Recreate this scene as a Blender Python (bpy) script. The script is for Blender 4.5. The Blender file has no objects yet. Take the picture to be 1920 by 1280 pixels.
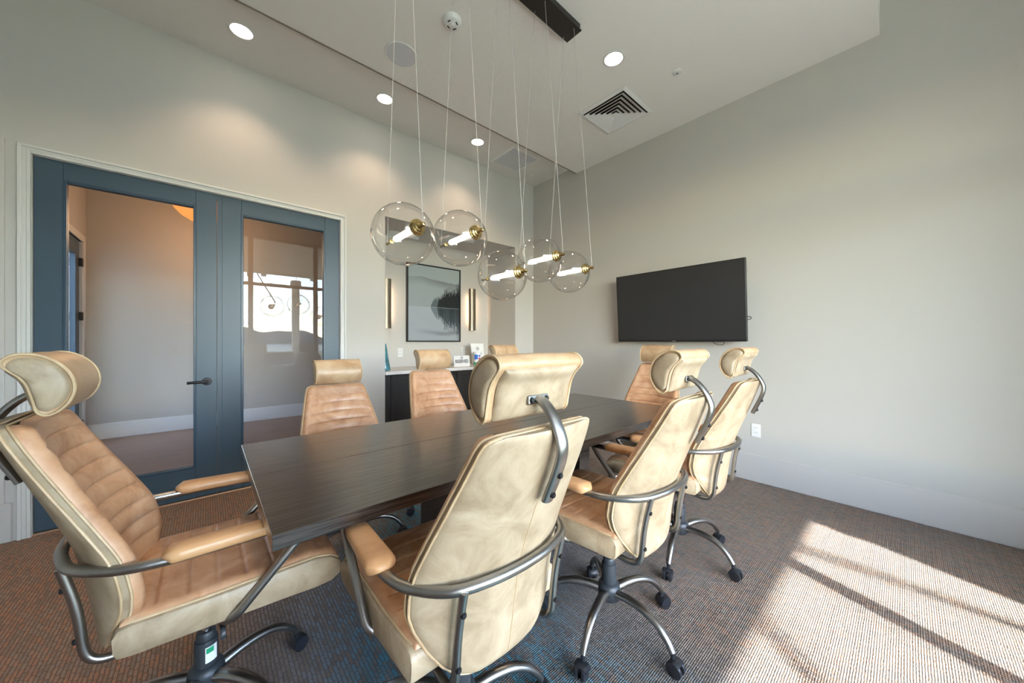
import bpy, bmesh, math, random
from mathutils import Vector, Matrix
random.seed(7)
S = bpy.context.scene
C = S.collection
PI = math.pi

# ------------------------------------------------------------------ camera
FPX, YAW, CAMH = 651.126, 0.8489, 1.24
cam_d = bpy.data.cameras.new('camera')
cam = bpy.data.objects.new('camera', cam_d)
C.objects.link(cam)
cam.location = (0, 0, CAMH)
cam.rotation_euler = (PI / 2, 0, YAW - PI / 2)
cam_d.sensor_width = 36.0
cam_d.lens = FPX / 1920 * 36.0
cam_d.shift_y = 0.92 / 1920
cam_d.clip_start = 0.03
cam_d.clip_end = 2000
S.camera = cam

# ------------------------------------------------------------------ world, sun, exposure
W = bpy.data.worlds.new('world')
S.world = W
W.use_nodes = True
wn = W.node_tree.nodes
wl = W.node_tree.links
wn.clear()
wo = wn.new('ShaderNodeOutputWorld')
bg = wn.new('ShaderNodeBackground')
sky = wn.new('ShaderNodeTexSky')
sky.sky_type = 'NISHITA'
sky.sun_disc = False
sky.sun_elevation = math.radians(35)
sky.sun_rotation = math.radians(200)
sky.air_density = 1.0
sky.dust_density = 0.6
sky.ozone_density = 1.6
wl.new(sky.outputs[0], bg.inputs[0])
wl.new(bg.outputs[0], wo.inputs[0])
bg.inputs[1].default_value = 2.6

SUN_DIR = Vector((0.35 * 0.819, 0.937 * 0.819, -0.574)).normalized()
sd = bpy.data.lights.new('sun', 'SUN')
sd.energy = 25.0
sd.angle = math.radians(0.6)
sd.color = (1.0, 0.97, 0.92)
sun = bpy.data.objects.new('sun', sd)
C.objects.link(sun)
sun.rotation_euler = SUN_DIR.to_track_quat('-Z', 'Y').to_euler()
sun.location = (-4, -10, 9)

vs = S.view_settings
vs.view_transform = 'Standard'
vs.look = 'None'
vs.exposure = 0.38
vs.gamma = 1.0
vs.use_curve_mapping = False
try:
    S.cycles.use_denoising = True
    S.cycles.max_bounces = 14
    S.cycles.diffuse_bounces = 7
    S.cycles.transparent_max_bounces = 24
    S.cycles.sample_clamp_indirect = 6.0
except Exception:
    pass

# ------------------------------------------------------------------ materials
def mat(name):
    m = bpy.data.materials.new(name)
    m.use_nodes = True
    n = m.node_tree.nodes
    return m, n, m.node_tree.links, n['Principled BSDF']

def plain(name, col, rough=0.5, metal=0.0, spec=None, coat=0.0, noise=0.0, nscale=20.0, bump=0.0, bscale=200.0, coat_rough=0.1):
    m, n, l, p = mat(name)
    p.inputs['Base Color'].default_value = (*col, 1)
    p.inputs['Roughness'].default_value = rough
    p.inputs['Metallic'].default_value = metal
    if spec is not None:
        p.inputs['Specular IOR Level'].default_value = spec
    if coat:
        p.inputs['Coat Weight'].default_value = coat
        p.inputs['Coat Roughness'].default_value = coat_rough
    tc = n.new('ShaderNodeTexCoord')
    if noise:
        t = n.new('ShaderNodeTexNoise')
        t.inputs['Scale'].default_value = nscale
        t.inputs['Detail'].default_value = 6
        l.new(tc.outputs['Object'], t.inputs['Vector'])
        r = n.new('ShaderNodeValToRGB')
        r.color_ramp.elements[0].position = 0.3
        r.color_ramp.elements[1].position = 0.7
        r.color_ramp.elements[0].color = (*[c * (1 - noise) for c in col], 1)
        r.color_ramp.elements[1].color = (*[min(1, c * (1 + noise)) for c in col], 1)
        l.new(t.outputs['Fac'], r.inputs[0])
        l.new(r.outputs[0], p.inputs['Base Color'])
    if bump:
        t2 = n.new('ShaderNodeTexNoise')
        t2.inputs['Scale'].default_value = bscale
        t2.inputs['Detail'].default_value = 4
        l.new(tc.outputs['Object'], t2.inputs['Vector'])
        b = n.new('ShaderNodeBump')
        b.inputs['Strength'].default_value = bump
        b.inputs['Distance'].default_value = 0.004
        l.new(t2.outputs['Fac'], b.inputs['Height'])
        l.new(b.outputs[0], p.inputs['Normal'])
    return m

def leather(name, c0, c1, c2, rough=0.42, scale=9.0):
    m, n, l, p = mat(name)
    tc = n.new('ShaderNodeTexCoord')
    oi = n.new('ShaderNodeObjectInfo')
    add = n.new('ShaderNodeVectorMath'); add.operation = 'ADD'
    mul = n.new('ShaderNodeVectorMath'); mul.operation = 'SCALE'; mul.inputs['Scale'].default_value = 7.0
    cmb = n.new('ShaderNodeCombineXYZ')
    l.new(oi.outputs['Random'], cmb.inputs[0]); l.new(oi.outputs['Random'], cmb.inputs[2])
    l.new(cmb.outputs[0], mul.inputs[0])
    l.new(tc.outputs['Object'], add.inputs[0]); l.new(mul.outputs[0], add.inputs[1])
    t = n.new('ShaderNodeTexNoise'); t.inputs['Scale'].default_value = scale; t.inputs['Detail'].default_value = 9
    t.inputs['Roughness'].default_value = 0.62; t.inputs['Distortion'].default_value = 0.8
    l.new(add.outputs[0], t.inputs['Vector'])
    r = n.new('ShaderNodeValToRGB')
    e = r.color_ramp.elements
    e[0].position = 0.36; e[0].color = (*c0, 1)
    e[1].position = 0.66; e[1].color = (*c2, 1)
    x = e.new(0.5); x.color = (*c1, 1)
    l.new(t.outputs['Fac'], r.inputs[0])
    l.new(r.outputs[0], p.inputs['Base Color'])
    p.inputs['Roughness'].default_value = rough
    v = n.new('ShaderNodeTexVoronoi'); v.inputs['Scale'].default_value = 420
    l.new(tc.outputs['Object'], v.inputs['Vector'])
    b = n.new('ShaderNodeBump'); b.inputs['Strength'].default_value = 0.12; b.inputs['Distance'].default_value = 0.001
    l.new(v.outputs['Distance'], b.inputs['Height'])
    b2 = n.new('ShaderNodeBump'); b2.inputs['Strength'].default_value = 0.25; b2.inputs['Distance'].default_value = 0.006
    l.new(t.outputs['Fac'], b2.inputs['Height']); l.new(b.outputs[0], b2.inputs['Normal'])
    l.new(b2.outputs[0], p.inputs['Normal'])
    return m

def emis(name, col, strength):
    m = bpy.data.materials.new(name); m.use_nodes = True
    n = m.node_tree.nodes; l = m.node_tree.links; n.clear()
    o = n.new('ShaderNodeOutputMaterial'); e = n.new('ShaderNodeEmission')
    e.inputs[0].default_value = (*col, 1); e.inputs[1].default_value = strength
    l.new(e.outputs[0], o.inputs[0])
    return m

def pane(name, f0=0.05, tint=(1, 1, 1), power=5.0, rough=0.0):
    """thin clear glass: Schlick mix of transparent and glossy, the same on both faces"""
    m = bpy.data.materials.new(name); m.use_nodes = True
    n = m.node_tree.nodes; l = m.node_tree.links; n.clear()
    o = n.new('ShaderNodeOutputMaterial')
    lw = n.new('ShaderNodeLayerWeight'); lw.inputs['Blend'].default_value = 0.5
    pw = n.new('ShaderNodeMath'); pw.operation = 'POWER'; pw.inputs[1].default_value = power
    l.new(lw.outputs['Facing'], pw.inputs[0])
    ma = n.new('ShaderNodeMath'); ma.operation = 'MULTIPLY_ADD'
    ma.inputs[1].default_value = 1 - f0; ma.inputs[2].default_value = f0
    l.new(pw.outputs[0], ma.inputs[0])
    tr = n.new('ShaderNodeBsdfTransparent'); tr.inputs[0].default_value = (*tint, 1)
    gl = n.new('ShaderNodeBsdfGlossy'); gl.inputs['Roughness'].default_value = rough
    mx = n.new('ShaderNodeMixShader')
    l.new(ma.outputs[0], mx.inputs[0]); l.new(tr.outputs[0], mx.inputs[1]); l.new(gl.outputs[0], mx.inputs[2])
    l.new(mx.outputs[0], o.inputs[0])
    return m

def wood(name, dark, light, rough, coat, axis=0, scale=1.0, contrast=(0.35, 0.65)):
    m, n, l, p = mat(name)
    tc = n.new('ShaderNodeTexCoord')
    mp = n.new('ShaderNodeMapping')
    sc = [60 * scale, 60 * scale, 60 * scale]; sc[axis] = 2.2 * scale
    mp.inputs['Scale'].default_value = sc
    l.new(tc.outputs['Object'], mp.inputs[0])
    t = n.new('ShaderNodeTexNoise'); t.inputs['Scale'].default_value = 1.6; t.inputs['Detail'].default_value = 8
    t.inputs['Roughness'].default_value = 0.65; t.inputs['Distortion'].default_value = 0.6
    l.new(mp.outputs[0], t.inputs['Vector'])
    r = n.new('ShaderNodeValToRGB')
    r.color_ramp.elements[0].position = contrast[0]; r.color_ramp.elements[0].color = (*dark, 1)
    r.color_ramp.elements[1].position = contrast[1]; r.color_ramp.elements[1].color = (*light, 1)
    l.new(t.outputs['Fac'], r.inputs[0]); l.new(r.outputs[0], p.inputs['Base Color'])
    p.inputs['Roughness'].default_value = rough
    p.inputs['Coat Weight'].default_value = coat; p.inputs['Coat Roughness'].default_value = 0.14; p.inputs['Coat IOR'].default_value = 1.6
    b = n.new('ShaderNodeBump'); b.inputs['Strength'].default_value = 0.25; b.inputs['Distance'].default_value = 0.0018; l.new(b.outputs[0], p.inputs['Coat Normal'])
    l.new(t.outputs['Fac'], b.inputs['Height']); l.new(b.outputs[0], p.inputs['Normal'])
    return m

def carpet_mat():
    m, n, l, p = mat('carpet')
    geo = n.new('ShaderNodeNewGeometry')
    mp = n.new('ShaderNodeMapping')
    mp.inputs['Rotation'].default_value = (0, 0, PI / 2)
    l.new(geo.outputs['Position'], mp.inputs[0])
    br = n.new('ShaderNodeTexBrick')
    br.inputs['Color1'].default_value = (0, 0, 0, 1); br.inputs['Color2'].default_value = (1, 1, 1, 1)
    br.inputs['Mortar'].default_value = (0.5, 0.5, 0.5, 1)
    br.inputs['Scale'].default_value = 1.0
    br.inputs['Mortar Size'].default_value = 0.0022
    br.inputs['Mortar Smooth'].default_value = 0.35
    br.inputs['Brick Width'].default_value = 0.040
    br.inputs['Row Height'].default_value = 0.0135
    br.offset = 0.37; br.offset_frequency = 2
    wp = n.new('ShaderNodeTexNoise'); wp.inputs['Scale'].default_value = 55; wp.inputs['Detail'].default_value = 2
    l.new(geo.outputs['Position'], wp.inputs['Vector'])
    wv = n.new('ShaderNodeVectorMath'); wv.operation = 'MULTIPLY_ADD'
    wv.inputs[1].default_value = (0.016, 0.006, 0); l.new(wp.outputs['Color'], wv.inputs[0]); l.new(mp.outputs[0], wv.inputs[2])
    l.new(wv.outputs[0], br.inputs['Vector'])
    # accent colour drifts slowly over the floor: rust, teal, taupe
    nz = n.new('ShaderNodeTexNoise'); nz.inputs['Scale'].default_value = 0.75; nz.inputs['Detail'].default_value = 1.0
    l.new(geo.outputs['Position'], nz.inputs['Vector'])
    fine = n.new('ShaderNodeTexNoise'); fine.inputs['Scale'].default_value = 34; fine.inputs['Detail'].default_value = 3
    l.new(geo.outputs['Position'], fine.inputs['Vector'])
    def ramp(stops):
        r = n.new('ShaderNodeValToRGB'); r.color_ramp.interpolation = 'LINEAR'
        e = r.color_ramp.elements
        e[0].position, e[0].color = stops[0][0], (*stops[0][1], 1)
        e[1].position, e[1].color = stops[-1][0], (*stops[-1][1], 1)
        for q, c in stops[1:-1]:
            x = e.new(q); x.color = (*c, 1)
        return r
    s2l = lambda r, g, b: tuple(((c / 255) / 12.92 if c < 10 else (((c / 255) + 0.055) / 1.055) ** 2.4) for c in (r, g, b))
    mixv = n.new('ShaderNodeMath'); mixv.operation = 'MULTIPLY_ADD'; mixv.inputs[1].default_value = 0.62
    l.new(br.outputs['Color'], mixv.inputs[0])
    fs = n.new('ShaderNodeMath'); fs.operation = 'MULTIPLY'; fs.inputs[1].default_value = 0.38
    l.new(fine.outputs['Fac'], fs.inputs[0]); l.new(fs.outputs[0], mixv.inputs[2])
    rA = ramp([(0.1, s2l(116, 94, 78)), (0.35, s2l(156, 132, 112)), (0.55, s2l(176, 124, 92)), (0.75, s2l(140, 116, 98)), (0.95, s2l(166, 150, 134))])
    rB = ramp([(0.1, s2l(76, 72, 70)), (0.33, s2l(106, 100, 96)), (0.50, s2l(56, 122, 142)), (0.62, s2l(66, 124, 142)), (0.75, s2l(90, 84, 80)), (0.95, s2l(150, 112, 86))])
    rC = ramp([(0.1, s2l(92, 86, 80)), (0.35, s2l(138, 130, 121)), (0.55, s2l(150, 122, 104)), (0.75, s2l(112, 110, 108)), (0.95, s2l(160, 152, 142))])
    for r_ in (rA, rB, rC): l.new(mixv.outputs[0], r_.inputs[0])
    # the colour changes along the room in broad irregular bands
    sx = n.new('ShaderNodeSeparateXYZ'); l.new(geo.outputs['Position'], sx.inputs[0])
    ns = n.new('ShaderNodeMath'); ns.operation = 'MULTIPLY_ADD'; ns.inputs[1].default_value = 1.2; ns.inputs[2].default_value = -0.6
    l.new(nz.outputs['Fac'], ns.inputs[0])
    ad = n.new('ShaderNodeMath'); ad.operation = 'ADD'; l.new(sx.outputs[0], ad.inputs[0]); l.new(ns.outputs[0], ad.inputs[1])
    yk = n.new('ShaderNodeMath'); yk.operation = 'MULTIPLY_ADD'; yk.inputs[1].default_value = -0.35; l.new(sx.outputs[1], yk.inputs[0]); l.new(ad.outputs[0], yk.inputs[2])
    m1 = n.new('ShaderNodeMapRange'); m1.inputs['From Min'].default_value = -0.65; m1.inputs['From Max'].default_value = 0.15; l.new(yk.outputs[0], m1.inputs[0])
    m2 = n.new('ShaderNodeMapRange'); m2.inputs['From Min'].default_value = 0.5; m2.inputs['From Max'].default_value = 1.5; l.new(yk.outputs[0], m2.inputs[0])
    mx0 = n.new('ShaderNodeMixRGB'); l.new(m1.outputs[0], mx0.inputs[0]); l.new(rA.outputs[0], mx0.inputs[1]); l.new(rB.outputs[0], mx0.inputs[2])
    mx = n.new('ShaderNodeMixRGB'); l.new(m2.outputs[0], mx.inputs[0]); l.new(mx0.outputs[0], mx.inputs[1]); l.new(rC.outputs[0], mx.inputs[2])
    # grooves between the loops are dark yarn
    gm = n.new('ShaderNodeMixRGB'); gm.inputs[2].default_value = (*s2l(60, 54, 49), 1)
    gf = n.new('ShaderNodeMath'); gf.operation = 'MULTIPLY'; gf.inputs[1].default_value = 0.7; l.new(br.outputs['Fac'], gf.inputs[0]); l.new(gf.outputs[0], gm.inputs[0]); l.new(mx.outputs[0], gm.inputs[1])
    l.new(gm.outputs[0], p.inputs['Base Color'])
    p.inputs['Roughness'].default_value = 0.95
    p.inputs['Specular IOR Level'].default_value = 0.1
    p.inputs['Sheen Weight'].default_value = 0.15
    w = n.new('ShaderNodeTexWave'); w.wave_type = 'BANDS'; w.bands_direction = 'Y'
    w.inputs['Scale'].default_value = 42; w.inputs['Distortion'].default_value = 1.5
    l.new(geo.outputs['Position'], w.inputs['Vector'])
    hh = n.new('ShaderNodeMath'); hh.operation = 'SUBTRACT'
    l.new(w.outputs['Fac'], hh.inputs[0]); l.new(br.outputs['Fac'], hh.inputs[1])
    b = n.new('ShaderNodeBump'); b.inputs['Strength'].default_value = 0.6; b.inputs['Distance'].default_value = 0.004
    l.new(hh.outputs[0], b.inputs['Height']); l.new(b.outputs[0], p.inputs['Normal'])
    return m

M = {}
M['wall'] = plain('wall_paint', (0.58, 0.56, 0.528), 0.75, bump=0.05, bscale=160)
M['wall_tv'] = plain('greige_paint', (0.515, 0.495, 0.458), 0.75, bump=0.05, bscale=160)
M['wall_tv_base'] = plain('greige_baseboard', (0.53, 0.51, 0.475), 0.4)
M['ceil'] = plain('ceiling_paint', (0.83, 0.81, 0.775), 0.85, bump=0.35, bscale=26)
M['ceil_smooth'] = plain('soffit_paint', (0.74, 0.72, 0.69), 0.85, bump=0.05, bscale=120)
M['base'] = plain('baseboard_paint', (0.585, 0.565, 0.535), 0.4)
M['trim'] = plain('trim_white', (0.70, 0.70, 0.68), 0.4)
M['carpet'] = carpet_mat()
M['door'] = plain('door_blue', (0.050, 0.086, 0.122), 0.36)
M['door_bead'] = plain('door_bead_blue', (0.030, 0.065, 0.105), 0.3)
M['glass'] = pane('pane_glass', 0.028)
M['globe'] = pane('globe_glass', 0.05, (0.985, 0.985, 0.985), 3.0)
M['black'] = plain('black_metal', (0.012, 0.012, 0.013), 0.38)
M['iron'] = plain('dark_iron', (0.02, 0.02, 0.022), 0.4, metal=0.5)
M['gun'] = plain('gunmetal_tube', (0.33, 0.325, 0.315), 0.32, metal=1.0, noise=0.12, nscale=14)
M['steel'] = plain('gas_lift_steel', (0.65, 0.65, 0.66), 0.15, metal=1.0)
M['col_black'] = plain('column_plastic', (0.030, 0.036, 0.042), 0.42)
M['caster'] = plain('caster_plastic', (0.016, 0.019, 0.024), 0.35)
M['lea_back'] = leather('leather_beige', (0.28, 0.208, 0.130), (0.36, 0.278, 0.182), (0.43, 0.345, 0.238), 0.45)
M['lea_top'] = leather('leather_tan', (0.38, 0.195, 0.10), (0.50, 0.28, 0.155), (0.58, 0.365, 0.225), 0.38)
M['lea_head'] = leather('leather_head', (0.38, 0.235, 0.125), (0.46, 0.305, 0.172), (0.51, 0.365, 0.225), 0.38)
M['lea_pad'] = leather('leather_pad', (0.50, 0.27, 0.125), (0.58, 0.33, 0.16), (0.62, 0.37, 0.19), 0.38, 5)
M['pipe'] = leather('leather_piping', (0.42, 0.29, 0.16), (0.50, 0.36, 0.21), (0.58, 0.44, 0.27), 0.5)
M['table'] = wood('espresso_wood', (0.006, 0.005, 0.0045), (0.055, 0.045, 0.040), 0.28, 0.8, 0, 1.5, (0.44, 0.60))
M['cab'] = wood('espresso_cabinet', (0.006, 0.005, 0.005), (0.020, 0.016, 0.014), 0.4, 0.2, 2)
M['counter'] = plain('white_quartz', (0.88, 0.865, 0.84), 0.10, noise=0.03, nscale=30)
M['tv_body'] = plain('tv_black', (0.008, 0.008, 0.009), 0.3)
M['tv_screen'] = plain('tv_screen', (0.028, 0.028, 0.029), 0.35, spec=0.4)
M['plastic_w'] = plain('white_plastic', (0.78, 0.78, 0.77), 0.35)
M['dark_slot'] = plain('dark_slot', (0.01, 0.01, 0.01), 0.7)
M['brass'] = plain('antique_brass', (0.42, 0.32, 0.14), 0.25, metal=1.0, noise=0.35, nscale=60)
M['nickel'] = plain('brushed_brass', (0.30, 0.255, 0.20), 0.42, metal=1.0)
M['wire'] = plain('steel_wire', (0.48, 0.47, 0.45), 0.5)
M['bulb'] = emis('bulb_glow', (1.0, 0.80, 0.60), 5.0)
M['lens'] = emis('downlight_glow', (1.0, 0.90, 0.76), 14.0)
M['sconce_glow'] = emis('sconce_glow', (1.0, 0.66, 0.40), 38.0)
M['hall_glow'] = emis('hall_lamp_glow', (1.0, 0.36, 0.09), 0.9)
M['grey_fabric'] = plain('speaker_cloth', (0.64, 0.65, 0.68), 0.8)
M['ink'] = plain('black_ink', (0.015, 0.015, 0.018), 0.6)
M['paper'] = plain('white_card', (0.82, 0.82, 0.81), 0.5)
M['teal'] = plain('teal_glaze', (0.045, 0.19, 0.23), 0.2, coat=0.5, noise=0.3, nscale=12)
M['blue_print'] = plain('blue_print', (0.03, 0.16, 0.60), 0.4)
M['green_print'] = plain('green_print', (0.015, 0.33, 0.15), 0.4)
M['red_print'] = plain('red_print', (0.5, 0.03, 0.03), 0.4)
M['orange_metal'] = plain('threshold_metal', (0.62, 0.44, 0.32), 0.35, metal=0.7)
M['hall_floor'] = wood('hall_wood_floor', (0.15, 0.078, 0.048), (0.27, 0.15, 0.095), 0.35, 0.2, 0, 0.5)
M['hall_wall'] = plain('hall_paint', (0.50, 0.48, 0.44), 0.7)
M['porch'] = plain('porch_white', (0.72, 0.69, 0.62), 0.7)
M['lawn'] = plain('lawn_grass', (0.12, 0.16, 0.08), 0.9, noise=0.4, nscale=3)
M['paving'] = plain('porch_concrete', (0.42, 0.40, 0.37), 0.8, noise=0.08, nscale=6)
M['water'] = plain('lake_water', (0.30, 0.40, 0.46), 0.15)
M['hill'] = plain('far_wooded_hill', (0.05, 0.075, 0.085), 0.9, noise=0.3, nscale=0.2)
M['bark'] = plain('tree_bark', (0.12, 0.085, 0.06), 0.9, noise=0.3, nscale=20)
M['leaf'] = plain('tree_leaf', (0.09, 0.17, 0.04), 0.6)
M['bronze'] = plain('window_bronze', (0.055, 0.043, 0.034), 0.45)

# ------------------------------------------------------------------ mesh helpers
class MB:
    boxy = False
    def __init__(s): s.v = []; s.f = []
    def add(s, V, F):
        o = len(s.v); s.v += [tuple(v) for v in V]; s.f += [tuple(i + o for i in f) for f in F]
        return s
    def box(s, x0, x1, y0, y1, z0, z1):
        return s.add([(x0,y0,z0),(x1,y0,z0),(x1,y1,z0),(x0,y1,z0),(x0,y0,z1),(x1,y0,z1),(x1,y1,z1),(x0,y1,z1)],
                     [(0,3,2,1),(4,5,6,7),(0,1,5,4),(1,2,6,5),(2,3,7,6),(3,0,4,7)])
    def rbox(s, x0, x1, y0, y1, z0, z1, r=0.005, seg=3):
        s.boxy = True
        bm = bmesh.new()
        bmesh.ops.create_cube(bm, size=1.0)
        for v in bm.verts:
            v.co = ((x0+x1)/2 + v.co.x*(x1-x0), (y0+y1)/2 + v.co.y*(y1-y0), (z0+z1)/2 + v.co.z*(z1-z0))
        bmesh.ops.bevel(bm, geom=bm.edges[:], offset=r, segments=seg, profile=0.5, affect='EDGES')
        bm.verts.index_update()
        s.add([v.co[:] for v in bm.verts], [[v.index for v in f.verts] for f in bm.faces])
        bm.free(); return s
    def loft(s, secs, cap=True, closed=True):
        n = len(secs[0]); V = [p for q in secs for p in q]; F = []
        rng = n if closed else n - 1
        for i in range(len(secs) - 1):
            for j in range(rng):
                a = i*n + j; b = i*n + (j+1) % n
                F.append((a, b, b + n, a + n))
        if cap and closed:
            F.append(tuple(range(n))[::-1]); F.append(tuple((len(secs)-1)*n + j for j in range(n)))
        return s.add(V, F)
    def lathe(s, prof, seg=24, c=(0,0,0), axis='z', cap=True):
        secs = []
        for (r, h) in prof:
            q = []
            for k in range(seg):
                a = 2*PI*k/seg; x, y = r*math.cos(a), r*math.sin(a)
                if axis == 'z': q.append((c[0]+x, c[1]+y, c[2]+h))
                elif axis == 'y': q.append((c[0]+x, c[1]+h, c[2]-y))
                else: q.append((c[0]+h, c[1]+x, c[2]+y))
            secs.append(q)
        return s.loft(secs, cap)
    def tube(s, pts, r, seg=10, cap=True, closed=False, flat=1.0, up=None):
        P = [Vector(p) for p in pts]; n = len(P)
        rs = r if isinstance(r, (list, tuple)) else [r]*n
        T = []
        for i in range(n):
            a = P[(i-1) % n] if (closed or i > 0) else P[i]
            b = P[(i+1) % n] if (closed or i < n-1) else P[i]
            T.append((b-a).normalized())
        ref = Vector(up) if up else (Vector((0,0,1)) if abs(T[0].z) < 0.9 else Vector((1,0,0)))
        N = (ref - T[0]*ref.dot(T[0])).normalized()
        secs = []
        for i in range(n):
            N = (N - T[i]*N.dot(T[i])).normalized()
            B = T[i].cross(N)
            secs.append([P[i] + N*(rs[i]*flat*math.cos(2*PI*k/seg)) + B*(rs[i]*math.sin(2*PI*k/seg)) for k in range(seg)])
        if closed:
            secs.append(secs[0]); return s.loft(secs, False)
        return s.loft(secs, cap)
    def grid(s, fn, nu, nv):
        V = [fn(i/(nu-1), j/(nv-1)) for j in range(nv) for i in range(nu)]
        F = [(j*nu+i, j*nu+i+1, (j+1)*nu+i+1, (j+1)*nu+i) for j in range(nv-1) for i in range(nu-1)]
        return s.add(V, F)
    def mesh(s, name, m, smooth=True, ang=40):
        me = bpy.data.meshes.new(name)
        me.from_pydata(s.v, [], s.f); me.update()
        bm = bmesh.new(); bm.from_mesh(me)
        bmesh.ops.recalc_face_normals(bm, faces=bm.faces[:])
        bm.to_mesh(me); bm.free()
        if m: me.materials.append(m)
        if smooth and not s.boxy:
            me.polygons.foreach_set('use_smooth', [True]*len(me.polygons))
            me.set_sharp_from_angle(angle=math.radians(ang))
        me.update(); return me
    def obj(s, name, m, parent=None, smooth=True, ang=40, loc=None):
        return link(name, s.mesh(name, m, smooth, ang), parent, loc)

def link(name, me, parent=None, loc=None):
    o = bpy.data.objects.new(name, me); C.objects.link(o)
    if parent: o.parent = parent
    if loc: o.location = loc
    return o

def tag(o, label, cat, group=None):
    o['label'] = label; o['category'] = cat
    if group: o['group'] = group
    return o

def thing(name, label, cat, loc=(0,0,0), rz=0, group=None):
    o = bpy.data.objects.new(name, None); C.objects.link(o)
    o.empty_display_size = 0.05
    o.location = loc; o.rotation_euler = (0, 0, rz)
    return tag(o, label, cat, group)

def struct(o, label=None):
    o['kind'] = 'structure'
    if label: o['label'] = label
    return o

def smooth_path(pts, rad, n=6):
    """polyline with rounded corners"""
    P = [Vector(p) for p in pts]; out = [P[0]]
    for i in range(1, len(P)-1):
        a, b, c = P[i-1], P[i], P[i+1]
        r = rad[i] if isinstance(rad, dict) and i in rad else (rad if not isinstance(rad, dict) else 0.03)
        r = min(r, (a-b).length*0.48, (c-b).length*0.48)
        p0 = b + (a-b).normalized()*r; p2 = b + (c-b).normalized()*r
        for k in range(n+1):
            t = k/n; out.append(p0*(1-t)**2 + b*2*t*(1-t) + p2*t*t)
    out.append(P[-1]); return out

def spline(pts, n=8):
    P = [Vector(p) for p in pts]; out = []
    for i in range(len(P)-1):
        p0 = P[max(i-1, 0)]; p1 = P[i]; p2 = P[i+1]; p3 = P[min(i+2, len(P)-1)]
        for k in range(n):
            t = k/n
            out.append(0.5*((2*p1) + (p2-p0)*t + (2*p0-5*p1+4*p2-p3)*t*t + (3*p1-p0-3*p2+p3)*t**3))
    out.append(P[-1]); return out

def interp(tab, x):
    if x <= tab[0][0]: return tab[0][1]
    for (a, fa), (b, fb) in zip(tab, tab[1:]):
        if x <= b:
            return fa + (fb-fa)*(x-a)/(b-a)
    return tab[-1][1]

def sinterp(tab, x):
    """monotone-ish cubic through the table"""
    n = len(tab)
    if x <= tab[0][0]: return tab[0][1]
    if x >= tab[-1][0]: return tab[-1][1]
    for i in range(n-1):
        if x <= tab[i+1][0]:
            x0, y0 = tab[i]; x1, y1 = tab[i+1]
            m0 = (y1 - tab[max(i-1,0)][1])/(x1 - tab[max(i-1,0)][0])
            j = min(i+2, n-1)
            m1 = (tab[j][1] - y0)/(tab[j][0] - x0)
            h = x1-x0; t = (x-x0)/h
            return (2*t**3-3*t*t+1)*y0 + (t**3-2*t*t+t)*h*m0 + (-2*t**3+3*t*t)*y1 + (t**3-t*t)*h*m1

# ------------------------------------------------------------------ room shell
DX, DY = 3.6643, 3.6818          # TV wall plane, door wall plane
XL, YR = -1.75, -1.20            # left wall, window wall
ZS, ZM, ZH = 3.554, 3.465, 4.05  # soffit strip, main panel, raised ceiling by the window
E0, E1 = 0.127, 2.883            # main ceiling panel from window side to soffit
DL, DR, DT = -0.836, 0.990, 2.437
NL, NR, NT, NB = 1.434, 3.302, 2.585, 4.324
HY, HXL, HXR, HZ = 6.78, -1.13, 3.6, 3.18

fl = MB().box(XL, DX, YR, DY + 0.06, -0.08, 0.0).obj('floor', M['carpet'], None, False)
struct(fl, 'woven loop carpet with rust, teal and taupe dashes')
w = MB()
w.box(XL, DL, DY, DY+0.13, 0, ZH); w.box(DL, DR, DY, DY+0.13, DT, ZH); w.box(DR, NL, DY, DY+0.13, 0, ZH)
w.box(NL, NR, DY, DY+0.13, NT, ZH); w.box(NR, DX+0.12, DY, DY+0.13, 0, ZH)
struct(w.obj('wall_back', M['wall'], None, False))
w = MB()
w.box(NL-0.06, NL, DY+0.13, NB+0.06, 0, NT+0.06); w.box(NR, NR+0.06, DY+0.13, NB+0.06, 0, NT+0.06)
w.box(NL, NR, NB, NB+0.06, 0, NT+0.06); w.box(NL, NR, DY+0.13, NB, NT, NT+0.06)
w.box(NL, NR, DY+0.06, NB, -0.08, 0.0)
struct(w.obj('wall_niche', M['wall'], None, False))
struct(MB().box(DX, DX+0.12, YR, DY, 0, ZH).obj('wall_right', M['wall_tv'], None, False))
struct(MB().box(XL-0.12, XL, YR, DY+0.13, 0, ZH).obj('wall_left', M['wall'], None, False))
# window wall with opening
WX0, WX1, WZ0, WZ1 = -0.23, 2.66, 0.42, 3.40
w = MB()
w.box(XL-0.12, WX0, YR-0.14, YR, 0, ZH); w.box(WX1, DX+0.12, YR-0.14, YR, 0, ZH)
w.box(WX0, WX1, YR-0.14, YR, 0, WZ0); w.box(WX0, WX1, YR-0.14, YR, WZ1, ZH)
struct(w.obj('wall_front', M['wall'], None, False))
c = struct(MB().box(XL, DX, E1-0.02, DY, ZS, ZS+0.1).obj('ceiling', M['ceil_smooth'], None, False))
struct(MB().box(XL, DX, E0, E1, ZM, ZH).obj('ceiling_panel', M['ceil'], c, False))
struct(MB().box(XL, DX, YR, E0, ZH, ZH+0.1).obj('ceiling_raised', M['ceil'], c, False))
# thin dark strip, coloured as the shadow line along the panel edge
struct(MB().box(XL, DX, E1-0.006, E1+0.004, ZM-0.006, ZM+0.006).obj('ceiling_edge_shadow', plain('edge_shadow_bead', (0.22, 0.18, 0.15), 0.7), c, False))

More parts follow.
